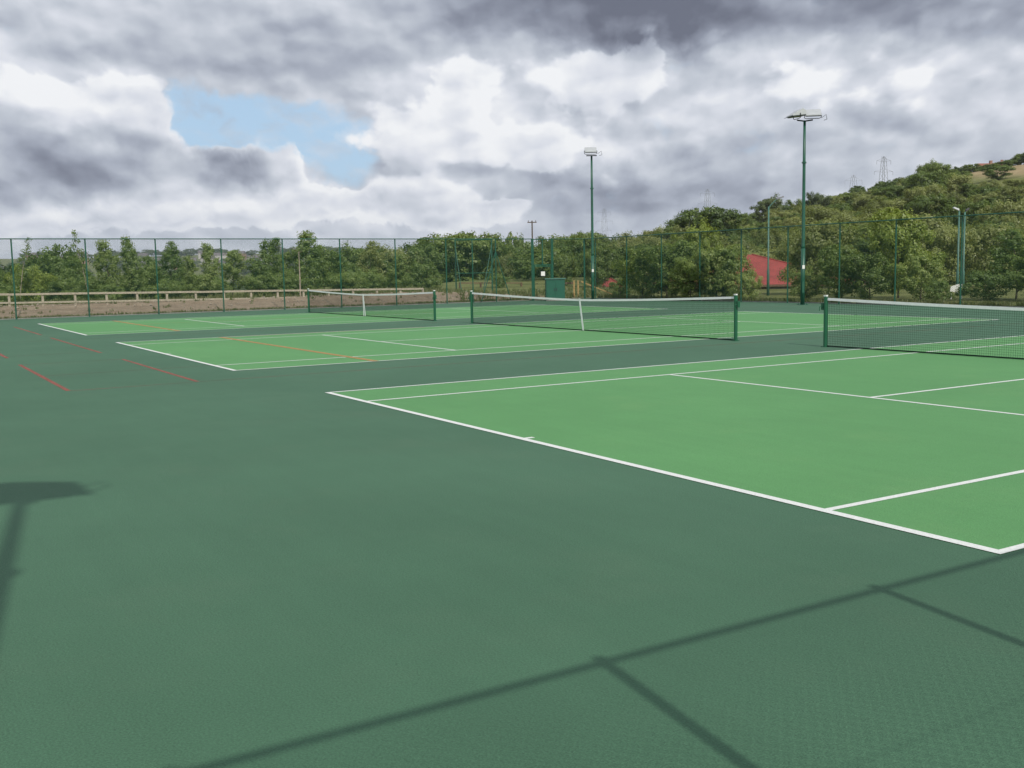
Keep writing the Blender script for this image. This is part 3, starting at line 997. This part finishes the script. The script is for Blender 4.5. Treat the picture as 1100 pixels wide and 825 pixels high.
# pale stem inside the tallest one
stp = at(322, 300, rail_dist(322) + 1.5); st_ = MB(); st_.tube([(0, 0, 0), (.02, 0, 1.2), (-.03, .02, 2.6)], [.05, .04, .02], 7)
so = st_.build('bare_sapling_stem', M['bark_pale']); so.location = (stp[0], stp[1], tz(stp[0], stp[1]))
tag(so, 'pale bare sapling stem in front of the tallest birch like young tree', 'tree')

# low scrub mass below the young trees: nobody could count it
def scatter(name, pts, protos, seed, kind='stuff'):
    """one mesh of many plants: points (x, y, height, widen, proto)"""
    rng = np.random.default_rng(seed); VV = []; FF = []; k = 0
    for (x, y, h, wd, pi) in pts:
        me, H = protos[pi % len(protos)]
        n = len(me.vertices); co = np.empty(n * 3, np.float32); me.vertices.foreach_get('co', co); co = co.reshape(-1, 3)
        s = h / H; a = rng.uniform(0, 6.28); c, s_ = math.cos(a), math.sin(a)
        q = np.stack([(co[:, 0] * c - co[:, 1] * s_) * s * wd, (co[:, 0] * s_ + co[:, 1] * c) * s * wd, co[:, 2] * s], 1)
        VV.append(q + [x, y, tz(x, y) - .1])
        FF.append(np.arange(n, dtype=np.int32).reshape(-1, 4) + k); k += n
    o = link(name, np_mesh(name, np.concatenate(VV), np.concatenate(FF)), None)
    return tag(o, kind=kind)


rng = np.random.default_rng(5)
pts = []
for i in range(60):
    x = rng.uniform(-20, 460); D = rail_dist(x) + rng.uniform(3, 14)
    p = at(x, 300, D); pts.append((p[0], p[1], rng.uniform(1.0, 1.8), 1.2, i))
so = scatter('undergrowth', pts, [(c, H) for _, c, H in PROTO['scrub']], 3); so.data.materials.append(M['leaf_young'])
so['label'] = 'mixed green undergrowth beneath the young trees behind the pale rail'; so['category'] = 'undergrowth'

# --- shrubs and trees right behind the right-hand fence
RIGHT = [
    (667, 296, 66, 'scrub', 'low bush between the far floodlight mast and the big shrubs', 1.1, None),
    (690, 262, 62, 'bush', 'pale leaved shrub reaching up the fence right of the tiny red hut', 1.0, 'leaf_yellow'),
    (716, 258, 60, 'bush', 'large sunlit shrub left of the middle of the shrub belt', 1.1, None),
    (742, 275, 57, 'bush', 'dark based spreading shrub low behind the middle net', 1.2, 'leaf_oak'),
    (770, 262, 57, 'bush', 'bright leafy shrub left of the red hipped roof', 1.0, None),
    (776, 264, 57, 'bush', 'leafy shrub covering the left side of the red roof', 1.0, None),
    (752, 232, 72, 'oak', 'fresh green tree standing above the fence over the shrub belt', .75, 'leaf_yellow'),
    (803, 286, 55, 'scrub', 'small leafy bush in front of the lower left edge of the red roof', .8, 'leaf_bush'),
    (866, 284, 58, 'scrub', 'low bush under the right corner of the red roof', 1.2, None),
    (878, 232, 66, 'willow', 'pale olive willow right of the near floodlight mast', .85, None),
    (842, 240, 104, 'willow', 'olive willow rising behind the red hipped roof', .9, None),
    (905, 262, 56, 'bush', 'leafy shrub behind the fence left of the tall cream topped shrub', 1.0, None),
    (967, 222, 58, 'bush', 'tallest shrub with pale yellow green top above the near net', .82, 'leaf_yellow'),
    (935, 268, 54, 'bush', 'dark shaded shrub at the foot of the tallest shrub', 1.2, 'leaf_oak'),
    (990, 268, 54, 'bush', 'rounded green shrub right of the tallest shrub', 1.1, None),
    (1008, 296, 52, 'scrub', 'low bush beside the small white board', 1.0, None),
    (1060, 283, 54, 'scrub', 'low dark bush between the white board and the pale trunk', 1.3, None),
    (1094, 244, 55, 'young', 'young tree with a pale brown trunk near the right edge', 1.5, None),
    (1125, 262, 52, 'bush', 'leafy shrub cut by the right edge of the photo', 1.2, None),
    (1010, 240, 75, 'willow', 'olive willow behind the two street lamps', .9, None),
    (1068, 235, 78, 'willow', 'broad olive willow right of the two street lamps', .95, None),
    (690, 268, 80, 'willow', 'olive willow behind the pale leaved shrub', .8, None),
    (605, 270, 88, 'willow', 'dull green tree right behind the mesh gate', .8, 'leaf_oak'),
    (640, 262, 84, 'willow', 'dull green tree behind the far floodlight mast', .8, 'leaf_oak'),
    (538, 292, 84, 'scrub', 'rounded olive bush on the grass left of the mesh gate', 1.2, None),
    (468, 292, 78, 'scrub', 'pale reedy bush at the right end of the pale rail', .7, 'leaf_willow'),
]
for x, yt, D, kind, lab, wd, lm in RIGHT:
    nm = {'young': 'young_tree', 'scrub': 'bush', 'bush': 'shrub', 'oak': 'tree', 'willow': 'willow_tree'}[kind]
    ct = {'young': 'tree', 'scrub': 'bush', 'bush': 'shrub', 'oak': 'tree', 'willow': 'tree'}[kind]
    plant_px(kind, x, yt, D, nm, lab, ct, 'shrubs and trees beyond the right hand fence', wide=wd, leafmat=lm,
             barkmat='bark_pale' if kind == 'young' else None)

# --- trees on the hillside: the skyline follows the photo
SKY = [(-60, 262), (0, 282), (40, 268), (50, 262), (64, 264), (75, 284), (140, 286), (330, 282), (360, 262), (380, 258), (420, 262), (455, 254), (480, 248),
       (508, 247), (530, 255), (545, 259), (565, 254), (585, 251), (610, 247), (632, 246), (660, 248), (690, 244), (715, 238), (738, 224), (765, 221),
       (785, 231), (806, 229), (830, 216), (850, 216), (880, 207), (905, 205), (930, 202), (950, 196), (975, 190), (985, 182), (1005, 172), (1020, 182), (1035, 184),
       (1060, 186), (1080, 182), (1100, 178), (1160, 172)]
sx_, sy_ = zip(*SKY)


def sky_y(x): return float(np.interp(x, sx_, sy_))


rng = np.random.default_rng(21)
LANDMARKS = [(490, 'left of the mesh gate'), (582, 'behind the mesh gate'), (636, 'behind the far floodlight mast'), (710, 'left of the red hipped roof'),
             (760, 'under the small pylon'), (810, 'above the red hipped roof'), (862, 'behind the near floodlight mast'),
             (905, 'right of the near floodlight mast'), (949, 'below the largest pylon'), (1005, 'under the hill crest'), (1031, 'above the two street lamps'),
             (1075, 'below the stubble field'), (1120, 'at the right edge of the photo')]
used = {}
hill = []
ROWS = [(100, .46, 'nearest'), (125, .60, 'near'), (150, .72, 'middle'), (185, .84, 'upper'), (225, .95, 'high'), (262, 1.0, 'topmost')]


def hill_tree(x, D, ytop, kind, row, wd):
    lm = min(LANDMARKS, key=lambda q: abs(q[0] - x))[1]
    look = {'oak': ['dark green broad tree', 'round crowned green tree', 'deep green tree', 'mid green bushy tree'],
            'willow': ['olive willow', 'pale olive willow', 'grey green willow', 'dull olive willow'],
            'far': ['small dark green tree', 'hazy green tree', 'small olive green tree', 'dim green tree']}[kind]
    lab = None
    side = ['', ', left one', ', right one']
    for extra in side:
        for l_ in look:
            cand = f'{l_}, {row} row of the slope, {lm}{extra}'
            if cand not in used:
                lab = cand; break
        if lab: break
    if not lab: return
    used[lab] = 1
    p = at(x, ytop, D)
    ground = tz(p[0], p[1])
    h = p[2] - ground
    if h < 2.5: return
    top = min(p[2], ground + 14)
    plant(kind, p[0], p[1], top, 'hillside_tree', lab, 'tree', 'trees on the wooded slope', wide=wd * (1.0 if h > 6 else 1.5), sink=.6)


for D, f, row in ROWS:
    x = 560 if D > 110 else 600
    while x < 1135:
        hor = 302 - .0191 * x
        y = hor - (hor - sky_y(x)) * f + rng.uniform(-1, 9) * (1 if f < .99 else .25)
        wpx = FPX * 7.5 / D
        if x > 1030 and f > .8: y = max(y, 186 + rng.uniform(0, 6))
        kind = 'willow' if rng.random() < (.62 if D < 190 else .35) else 'oak'
        if 1030 < x and D > 240:
            x += wpx * .8; continue
        hill_tree(x, D + rng.uniform(-8, 8), y, kind, row, rng.uniform(.85, 1.15))
        x += wpx * rng.uniform(.62, .95)

# named trees on the skyline
for x, yt, D, kind, wd, lab, lm in [
    (758, 221, 165, 'oak', 1.15, 'dark rounded tree with a twin top under the small pylon, on the skyline', None),
    (828, 207, 240, 'oak', 1.0, 'blue green dome shaped tree on the skyline left of the near floodlight mast', 'leaf_far'),
    (880, 205, 240, 'oak', .8, 'small dome tree on the skyline just right of the near floodlight mast', 'leaf_far'),
    (1005, 170, 215, 'oak', .75, 'dark tree with a thin wispy top on the crest of the hill', None),
    (994, 183, 205, 'oak', 1.1, 'dark broad tree just below the wispy crest tree', None),
    (1074, 177, 262, 'oak', 1.9, 'small round tree standing in the stubble field', None),
    (486, 249, 125, 'oak', 1.2, 'big dark dome tree left of the swing frame', None),
    (508, 247, 128, 'oak', 1.1, 'big dark dome tree above the swing frame', None),
    (526, 257, 132, 'oak', 1.1, 'sloping shoulder tree right of the big dome trees', None),
    (455, 256, 120, 'oak', 1.1, 'mid green tree left of the big dome trees', None),
    (430, 262, 118, 'willow', .9, 'olive tree over the right half of the farthest net', None),
    (405, 264, 118, 'oak', 1.0, 'green tree behind the farthest net', None),
    (380, 258, 116, 'oak', .9, 'green tree behind the sixth fence post', None),
    (355, 265, 118, 'oak', 1.0, 'green tree behind the left half of the farthest net', None),
    (553, 249, 150, 'far', .35, 'thin pointed conifer like tree above the fence left of the gate', 'leaf_oak'),
    (560, 262, 120, 'oak', 1.0, 'green tree left of the mesh gate above the grass', None),
    (544, 268, 112, 'willow', .8, 'olive tree above the rounded bush on the grass', None),
    (585, 255, 118, 'oak', 1.0, 'round green tree straight above the mesh gate', None),
    (600, 258, 112, 'oak', .9, 'bushy green tree above the green cabinet', None),
    (622, 251, 125, 'oak', .9, 'green tree left of the far floodlight mast', None),
    (51, 261, 110, 'oak', .85, 'dark dome shaped tree far beyond the left fence', None),
    (8, 284, 110, 'oak', 1.2, 'dim low tree far beyond the left end of the fence', 'leaf_far'),
]:
    nm = 'willow_tree' if kind == 'willow' else 'tree'
    plant_px(kind, x, yt, D, nm, lab, 'tree', None, wide=wd, leafmat=lm, sink=.6)

# dark hedge along the top of the stubble field: its trees look alike
for i, (x, yt) in enumerate([(1022, 182), (1029, 179), (1037, 180), (1044, 176), (1051, 178), (1058, 177), (1064, 175), (1071, 178), (1078, 172), (1085, 171), (1091, 168), (1098, 164), (1104, 162), (1111, 160)]):
    plant_px('far', x, yt, 312 + (i % 3) * 4, 'hedge_tree', 'dark tree in the hedge along the top of the stubble field', 'tree', 'hedge trees above the stubble field',
             wide=2.1 if yt > 170 else 1.5, leafmat='leaf_oak', sink=.6)

# woodland floor and the far wood that reads as one mass
pts = []
for i in range(420):
    x = rng.uniform(560, 1170); D = rng.uniform(92, 330)
    if D > 232 and x > 1020: continue
    p = at(x, 290, D); pts.append((p[0], p[1], rng.uniform(2.0, 3.6), 1.5, i))
so = scatter('woodland_undergrowth', pts, [(c, H) for _, c, H in PROTO['far']], 8); so.data.materials.append(M['leaf_oak'])
so['label'] = 'dense mixed undergrowth between the trees of the wooded slope'; so['category'] = 'undergrowth'
pts = []
for i in range(300):
    x = rng.uniform(-80, 620); D = rng.uniform(260, 900)
    p = at(x, 290, D); pts.append((p[0], p[1], rng.uniform(5, 8), 1.6, i))
for i in range(260):
    x = rng.uniform(-80, 420); D = rng.uniform(1300, 2000)
    p = at(x, 290, D); pts.append((p[0], p[1], rng.uniform(7, 12), 2.4, i))
so = scatter('distant_wood', pts, [(c, H) for _, c, H in PROTO['far']], 9); so.data.materials.append(M['leaf_far'])
so['label'] = 'distant hazy woods and hedges across the valley on the left'; so['category'] = 'wood'


# ------------------------------------------------------------------ houses
def house(x, D, w, d, h, rh, rz, wallm, roofm, label, group, up=0.):
    p = at(x, up, D); z0 = p[2] - h - rh
    root = empty('house', (p[0], p[1], z0), rz, label, 'house', group)
    MB().box(-w / 2, -d / 2, -3, w / 2, d / 2, h).build('wall', M[wallm], root)
    ro = MB().prism([(-d / 2 - .4, h + .003), (d / 2 + .4, h + .003), (0, h + rh)], 'x', -w / 2 - .3, w / 2 + .3).build('roof', M[roofm], root)
    MB().box(w * .25, -.4, h + rh * .5, w * .25 + .9, .4, h + rh + 1.0).build('chimney', M['far_brick'], ro)
    for k in (-.3, .05, .3):
        MB().box(w * k - .6, -d / 2 - .03, h * .5, w * k + .6, -d / 2 - .002, h * .5 + 1.3).build('window', M['lamp_glass'], root)
    return root


house(1059, 420, 6, 5, 3.5, 3.2, RZ + R(10), 'far_brick', 'tile_roof', 'brick house with red tiled roof behind the hilltop hedge', 'houses on the hilltop', 175.5)
house(1070, 425, 6, 5, 3.5, 3.0, RZ - R(15), 'far_brick', 'tile_roof', 'second red roofed brick house on the hilltop, nearer the right edge', 'houses on the hilltop', 175)
for i in range(34):
    x = rng.uniform(-10, 330) if i > 5 else rng.uniform(20, 130); D = rng.uniform(1350, 1850)
    p = at(x, 290, D); z0 = tz(p[0], p[1])
    root = bpy.data.objects.new('distant_house', None) if False else None
    w = rng.uniform(9, 22); h = rng.uniform(5, 8)
    mb = MB(); mb.box(-w / 2, -4.5, -4, w / 2, 4.5, h); mb.prism([(-5, h + .01), (5, h + .01), (0, h + 4)], 'x', -w / 2 - .3, w / 2 + .3)
    o = mb.build('distant_house', M['far_wall'] if rng.random() < .6 else M['far_brick'])
    o.data.materials.append(M['far_roof'])
    for pl in o.data.polygons:
        if pl.center.z > h + .5 or (pl.normal.z > .2 and pl.center.z > h): pl.material_index = 1
    o.location = (p[0], p[1], z0 + 1); o.rotation_euler = (0, 0, RZ + rng.uniform(-.5, .5))
    tag(o, 'tiny pale house in the hazy town on the far ridge at left', 'house', 'houses of the distant town')

# ------------------------------------------------------------------ weeds along the fence foot and grass tufts on the bank
def tufts(name, spots, hgt, material, label, seed, blades=9):
    rng = np.random.default_rng(seed); VV = []; FF = []; k = 0
    for (x, y) in spots:
        z0 = tz(x, y)
        for _ in range(blades):
            a = rng.uniform(0, 6.28); h = hgt * rng.uniform(.4, 1.3); w = .012 + .02 * rng.random()
            bx, by = x + rng.normal(0, .06), y + rng.normal(0, .06)
            t = np.array([math.cos(a), math.sin(a), 0]) * h * rng.uniform(.1, .7)
            s = np.array([-math.sin(a), math.cos(a), 0]) * w
            b0 = np.array([bx, by, z0 - .02])
            VV += [b0 - s, b0 + s, b0 + t * .5 + s * .6 + [0, 0, h * .65], b0 + t + [0, 0, h]]
            FF.append((k, k + 1, k + 2, k + 3)); k += 4
    o = link(name, np_mesh(name, np.array(VV), np.array(FF)), M[material])
    tag(o, label, 'grass', kind='stuff'); return o


rng = np.random.default_rng(77)
sp = [(-37.75 - abs(rng.normal(0, .22)), y) for y in rng.uniform(-9, 31, 900)]
sp += [(rng.uniform(-45.6, -38), rng.uniform(-9, 30)) for _ in range(170)]
tufts('fence_weeds', sp, .16, 'grass_blade', 'thin weeds and grass tufts along the foot of the left fence and on the soil', 1)
sp = [(rng.uniform(-37, 0), 32.2 + abs(rng.normal(0, .5))) for _ in range(900)]
sp += [(rng.uniform(-48, -44.5), rng.uniform(-9, 26)) for _ in range(900)]
sp += [(rng.uniform(-52, -38), rng.uniform(24, 45)) for _ in range(900)]
tufts('long_grass', sp, .24, 'grass_blade', 'long grass growing behind the fences and round the rail', 2)
st = MB()
for i in range(260):
    x, y = rng.uniform(-45, -38.1), rng.uniform(-9, 29); r_ = rng.uniform(.02, .09); z = tz(x, y) + r_ * .2
    st.add([(x + r_, y, z), (x, y + r_ * .8, z), (x - r_ * .9, y, z), (x, y - r_, z), (x + r_ * .1, y, z + r_ * .7), (x, y, z - r_)],
           [(0, 1, 4), (1, 2, 4), (2, 3, 4), (3, 0, 4), (1, 0, 5), (2, 1, 5), (3, 2, 5), (0, 3, 5)])
tag(st.build('stones', simple('pale_stone', (.33, .28, .22), .9, var=.3, scale=2)), 'small pale stones scattered on the bare soil bank', 'stones', kind='stuff')

# ------------------------------------------------------------------ air
hm = bpy.data.materials.new('thin_haze'); hm.use_nodes = True
hn = hm.node_tree.nodes
for n in list(hn):
    if n.type != 'OUTPUT_MATERIAL': hn.remove(n)
pv = hn.new('ShaderNodeVolumePrincipled'); pv.inputs['Density'].default_value = .00013
pv.inputs['Color'].default_value = (.80, .86, .95, 1); pv.inputs['Anisotropy'].default_value = .2
hm.node_tree.links.new(pv.outputs[0], hn['Material Output'].inputs['Volume'])
hz_ = MB().box(-4400, -4400, float(GZ.min()) - 1, 4400, 4400, float(GZ.max()) + 45).build('haze', hm)
tag(hz_, 'thin pale air that softens the far ridge', 'haze', kind='stuff')

# ------------------------------------------------------------------ light
SUN_EL = R(40.6)
sdir = np.array([.987 * math.cos(SUN_EL), -.16 * math.cos(SUN_EL), math.sin(SUN_EL)])   # towards the sun
sl = bpy.data.lights.new('sun', 'SUN'); sl.energy = 3.4; sl.angle = R(.5); sl.color = (1, .955, .88)
so = bpy.data.objects.new('sun', sl); COL.objects.link(so)
so.rotation_euler = Vector(-sdir).to_track_quat('-Z', 'Y').to_euler()
so.location = (30, -20, 40)

# ------------------------------------------------------------------ world: Nishita sky with procedural clouds
w = bpy.data.worlds.new('World'); SC.world = w; w.use_nodes = True
w.cycles.sampling_method = 'MANUAL'; w.cycles.sample_map_resolution = 256
nt = NT(w.node_tree)
for n in list(nt.n): nt.n.remove(n)
out = nt.new('ShaderNodeOutputWorld')
sky = nt.new('ShaderNodeTexSky', sky_type='NISHITA'); sky.sun_disc = False
sky.sun_elevation = SUN_EL; sky.sun_rotation = math.atan2(sdir[0], sdir[1])
sky.air_density = 1.0; sky.dust_density = 1.2; sky.ozone_density = 1.0
tc = nt.new('ShaderNodeTexCoord').outputs['Generated']
fx = nt.vmath('DOT_PRODUCT', tc, (float(HR[0]), float(HR[1]), 0)).outputs['Value']
fy = nt.vmath('DOT_PRODUCT', tc, (float(HD[0]), float(HD[1]), 0)).outputs['Value']
sz = nt.new('ShaderNodeSeparateXYZ'); nt.l.new(tc, sz.inputs[0])
A = nt.math('MULTIPLY', nt.math('ARCTAN2', fx, fy), FPX / 100)
E_ = nt.math('MULTIPLY', nt.math('ARCSINE', sz.outputs[2]), FPX / 100)
cmb = nt.new('ShaderNodeCombineXYZ'); nt.l.new(A, cmb.inputs[0]); nt.l.new(E_, cmb.inputs[1])
P0 = cmb.outputs[0]


def uv(x, y):
    d = ray(x, y); d = d / np.linalg.norm(d)
    return math.atan2(d[0] * HR[0] + d[1] * HR[1], d[0] * HD[0] + d[1] * HD[1]) * FPX / 100, math.asin(d[2]) * FPX / 100


def warp(vec, scale, amt, detail):
    c = nt.noise(vec, scale, detail, .6, '2D', 'Color')
    v = nt.vmath('SUBTRACT', c, (.5, .5, .5)).outputs[0]
    v = nt.vmath('MULTIPLY', v, (amt, amt * .75, 0)).outputs[0]
    return nt.vmath('ADD', vec, v).outputs[0]


PW = warp(warp(P0, .8, .55, 3), 2.6, .34, 6)           # ragged cloud space


def blob(vec, x, y, rx, ry, wgt):
    cx, cy = uv(x, y)
    d = nt.vmath('SUBTRACT', vec, (cx, cy, 0)).outputs[0]
    d = nt.vmath('MULTIPLY', d, (100 / rx, 100 / ry, 0)).outputs[0]
    q = nt.vmath('DOT_PRODUCT', d, d).outputs['Value']
    e = nt.math('POWER', 2.2, nt.math('MULTIPLY', q, -1))
    return nt.math('MULTIPLY', e, wgt)


def head(vec, x, y, rx, ry, wgt):
    """like blob, but sharp above and fading out slowly below"""
    cx, cy = uv(x, y)
    d = nt.vmath('SUBTRACT', vec, (cx, cy, 0)).outputs[0]
    d = nt.vmath('MULTIPLY', d, (100 / rx, 100 / ry, 0)).outputs[0]
    sp_ = nt.new('ShaderNodeSeparateXYZ'); nt.l.new(d, sp_.inputs[0])
    dy = nt.math('MAXIMUM', sp_.outputs[1], nt.math('MULTIPLY', sp_.outputs[1], -.46))
    q = nt.math('ADD', nt.math('MULTIPLY', sp_.outputs[0], sp_.outputs[0]), nt.math('MULTIPLY', dy, dy))
    return nt.math('MULTIPLY', nt.math('POWER', 2.2, nt.math('MULTIPLY', q, -1)), wgt)


def total(items):
    s = items[0]
    for i in items[1:]: s = nt.math('ADD', s, i)
    return s


DARK = [(600, -5, 150, 38, -.62), (728, 20, 70, 28, -.5), (970, 6, 115, 32, -.48), (330, 55, 130, 36, -.13), 
        (80, 192, 125, 26, -.36), (60, 160, 110, 30, -.14), (700, 207, 170, 28, -.34), (430, 188, 80, 16, -.14), (600, 128, 50, 30, -.20),
        (860, 150, 130, 30, -.06), (245, 183, 50, 16, -.40), (960, 130, 120, 30, -.04), (180, 60, 120, 40, -.08), (500, 150, 20, 16, -.2)]
LIGHT = [(40, 92, 70, 20, .16), (128, 108, 55, 22, .14), (500, 92, 55, 34, .13), (522, 142, 28, 34, .16), (450, 118, 60, 40, .08), (640, 78, 65, 32, .12),
         (702, 66, 34, 22, .10), (572, 152, 28, 22, .16), (190, 186, 24, 16, .32), (160, 216, 70, 16, .18), (282, 206, 36, 12, .22), (302, 178, 26, 17, .16),
         (60, 231, 95, 8, .20), (230, 234, 46, 8, .18), (345, 214, 36, 15, .14), (790, 95, 140, 42, .12), (640, 163, 70, 10, .14), (455, 203, 70, 10, .14),
         (590, 100, 60, 40, .10), (900, 190, 60, 10, .08), (420, 236, 120, 8, .12), (980, 90, 140, 40, .06)]
t = total([blob(PW, *q) for q in DARK + LIGHT])
# heaped billows lit from the upper right: difference of the same field at two nearby places
def heap(vec):
    n = nt.noise(vec, .9, 4, .48, '2D')
    v = nt.new('ShaderNodeTexVoronoi', voronoi_dimensions='2D', feature='SMOOTH_F1', normalize=True)
    v.inputs['Scale'].default_value = 1.7; v.inputs['Detail'].default_value = 2; v.inputs['Roughness'].default_value = .42
    v.inputs['Smoothness'].default_value = .35
    nt.l.new(vec, v.inputs['Vector'])
    return nt.math('SUBTRACT', n, nt.math('MULTIPLY', v.outputs['Distance'], .75))


# cloud space: cells shrink towards the horizon as a real cloud deck does
den = nt.math('ADD', nt.math('MULTIPLY', nt.math('MAXIMUM', E_, 0), .07), .80)
cq = nt.new('ShaderNodeCombineXYZ')
nt.l.new(nt.math('DIVIDE', A, den), cq.inputs[0]); nt.l.new(nt.math('MULTIPLY', nt.math('LOGARITHM', den, math.e), 19.0), cq.inputs[1])
hs = nt.vmath('MULTIPLY', warp(cq.outputs[0], 2.4, .20, 5), (.82, 1.0, 1)).outputs[0]
f1 = nt.noise(hs, 1.15, 7, .55, '2D')
h1 = heap(hs)
h2 = heap(nt.vmath('ADD', hs, (.07, .16, 0)).outputs[0])
# cumulus heads with a crisp bright outline
HEADS = [(45, 130, 100, 40, .75), (125, 130, 40, 26, .5), (440, 140, 50, 30, .5), (500, 92, 32, 26, .55), (640, 78, 66, 28, .55), (700, 66, 22, 18, .3), (565, 155, 32, 14, .5),
         (192, 190, 20, 14, .8), (160, 215, 70, 12, .5), (285, 209, 40, 10, .55), (303, 177, 22, 15, .75), (232, 236, 40, 6, .45), (480, 237, 40, 5, .4), (470, 209, 60, 9, .45), (60, 229, 80, 6, .4),
         (850, 88, 70, 18, .25), (250, 178, 45, 13, .5), (1000, 60, 80, 30, .15), (215, 168, 14, 10, .45), (345, 216, 45, 8, .5), (400, 225, 40, 7, .45), (120, 205, 45, 10, .5), (530, 222, 35, 7, .45), (30, 205, 50, 9, .35)]
ch = total([head(PW, *q) for q in HEADS])
ch = nt.math('ADD', ch, nt.math('MULTIPLY', nt.math('ADD', h1, .1), .55))
rim = nt.math('MULTIPLY', nt.smooth(ch, .40, .52), nt.math('SUBTRACT', 1.0, nt.math('MULTIPLY', nt.smooth(ch, .46, .9), .9)))
t = nt.math('ADD', t, nt.math('MULTIPLY', rim, .22))
f3 = nt.noise(nt.vmath('MULTIPLY', P0, (.35, .9, 1)).outputs[0], .8, 4, .5, '2D')
t = nt.math('ADD', t, nt.math('MULTIPLY', nt.math('SUBTRACT', h1, h2), .80))
t = nt.math('ADD', t, nt.math('MULTIPLY', nt.math('SUBTRACT', f1, .5), .20))
t = nt.math('ADD', t, nt.math('MULTIPLY', nt.math('SUBTRACT', f3, .5), .30))
t = nt.math('ADD', t, .70)
cloud = nt.ramp(t, [(0, (.15, .166, .22)), (.25, (.265, .292, .365)), (.45, (.40, .437, .52)), (.62, (.54, .582, .655)), (.80, (.72, .75, .82)), (1.0, (.91, .925, .95))])
GAP = [(190, 112, 45, 20, .9), (235, 132, 60, 34, .9), (345, 152, 70, 30, 1.05), (290, 140, 60, 24, .7), (370, 182, 40, 18, .6), (205, 160, 35, 20, .6)]
GAPX = [(250, 186, 70, 20, -.9), (110, 150, 50, 50, -.6), (300, 88, 70, 22, -.9), (430, 130, 40, 50, -.5)]
gm_ = total([blob(PW, *q) for q in GAP + GAPX])
gm_ = nt.math('ADD', gm_, nt.math('MULTIPLY', nt.math('SUBTRACT', f1, .5), -1.3))
gm_ = nt.math('ADD', gm_, nt.math('MULTIPLY', nt.math('SUBTRACT', nt.noise(hs, 5.0, 5, .6, '2D'), .5), -.55))
gm_ = nt.math('SUBTRACT', gm_, nt.math('MULTIPLY', nt.smooth(ch, .38, .56), .6))
gmask = nt.smooth(gm_, .16, .92)
skyc = nt.mix(1, sky.outputs[0], (.098, .098, .098), 'MULTIPLY')
skyc = nt.mix(.78, skyc, (.46, .66, .88))
veil = nt.smooth(nt.noise(hs, 2.6, 6, .62, '2D'), .40, .72)
gmask = nt.math('MULTIPLY', gmask, nt.math('SUBTRACT', 1.0, nt.math('MULTIPLY', veil, .45)))
final = nt.mix(gmask, cloud, skyc)
# pale band low over the horizon
hz = nt.smooth(E_, .75, .0)
final = nt.mix(nt.math('MULTIPLY', hz, .45), final, (.60, .65, .74))
bg = nt.new('ShaderNodeBackground'); nt.l.new(final, bg.inputs[0]); bg.inputs[1].default_value = 1.0
nt.l.new(bg.outputs[0], out.inputs[0])

# ------------------------------------------------------------------ camera and view
cd = bpy.data.cameras.new('camera'); cd.sensor_width = 36; cd.lens = 36 * FPX / 1100
cd.clip_start = .05; cd.clip_end = 9000
co = bpy.data.objects.new('camera', cd); COL.objects.link(co)
co.matrix_world = Matrix(((cr[0], cu[0], -cf[0], CAM[0]), (cr[1], cu[1], -cf[1], CAM[1]), (cr[2], cu[2], -cf[2], CAM[2]), (0, 0, 0, 1)))
SC.camera = co
SC.view_settings.view_transform = 'Standard'; SC.view_settings.look = 'None'
SC.view_settings.exposure = 0; SC.view_settings.gamma = 1; SC.view_settings.use_curve_mapping = False
SC.render.film_transparent = False
SC.cycles.max_bounces = 6; SC.cycles.transparent_max_bounces = 8
SC.cycles.use_denoising = True
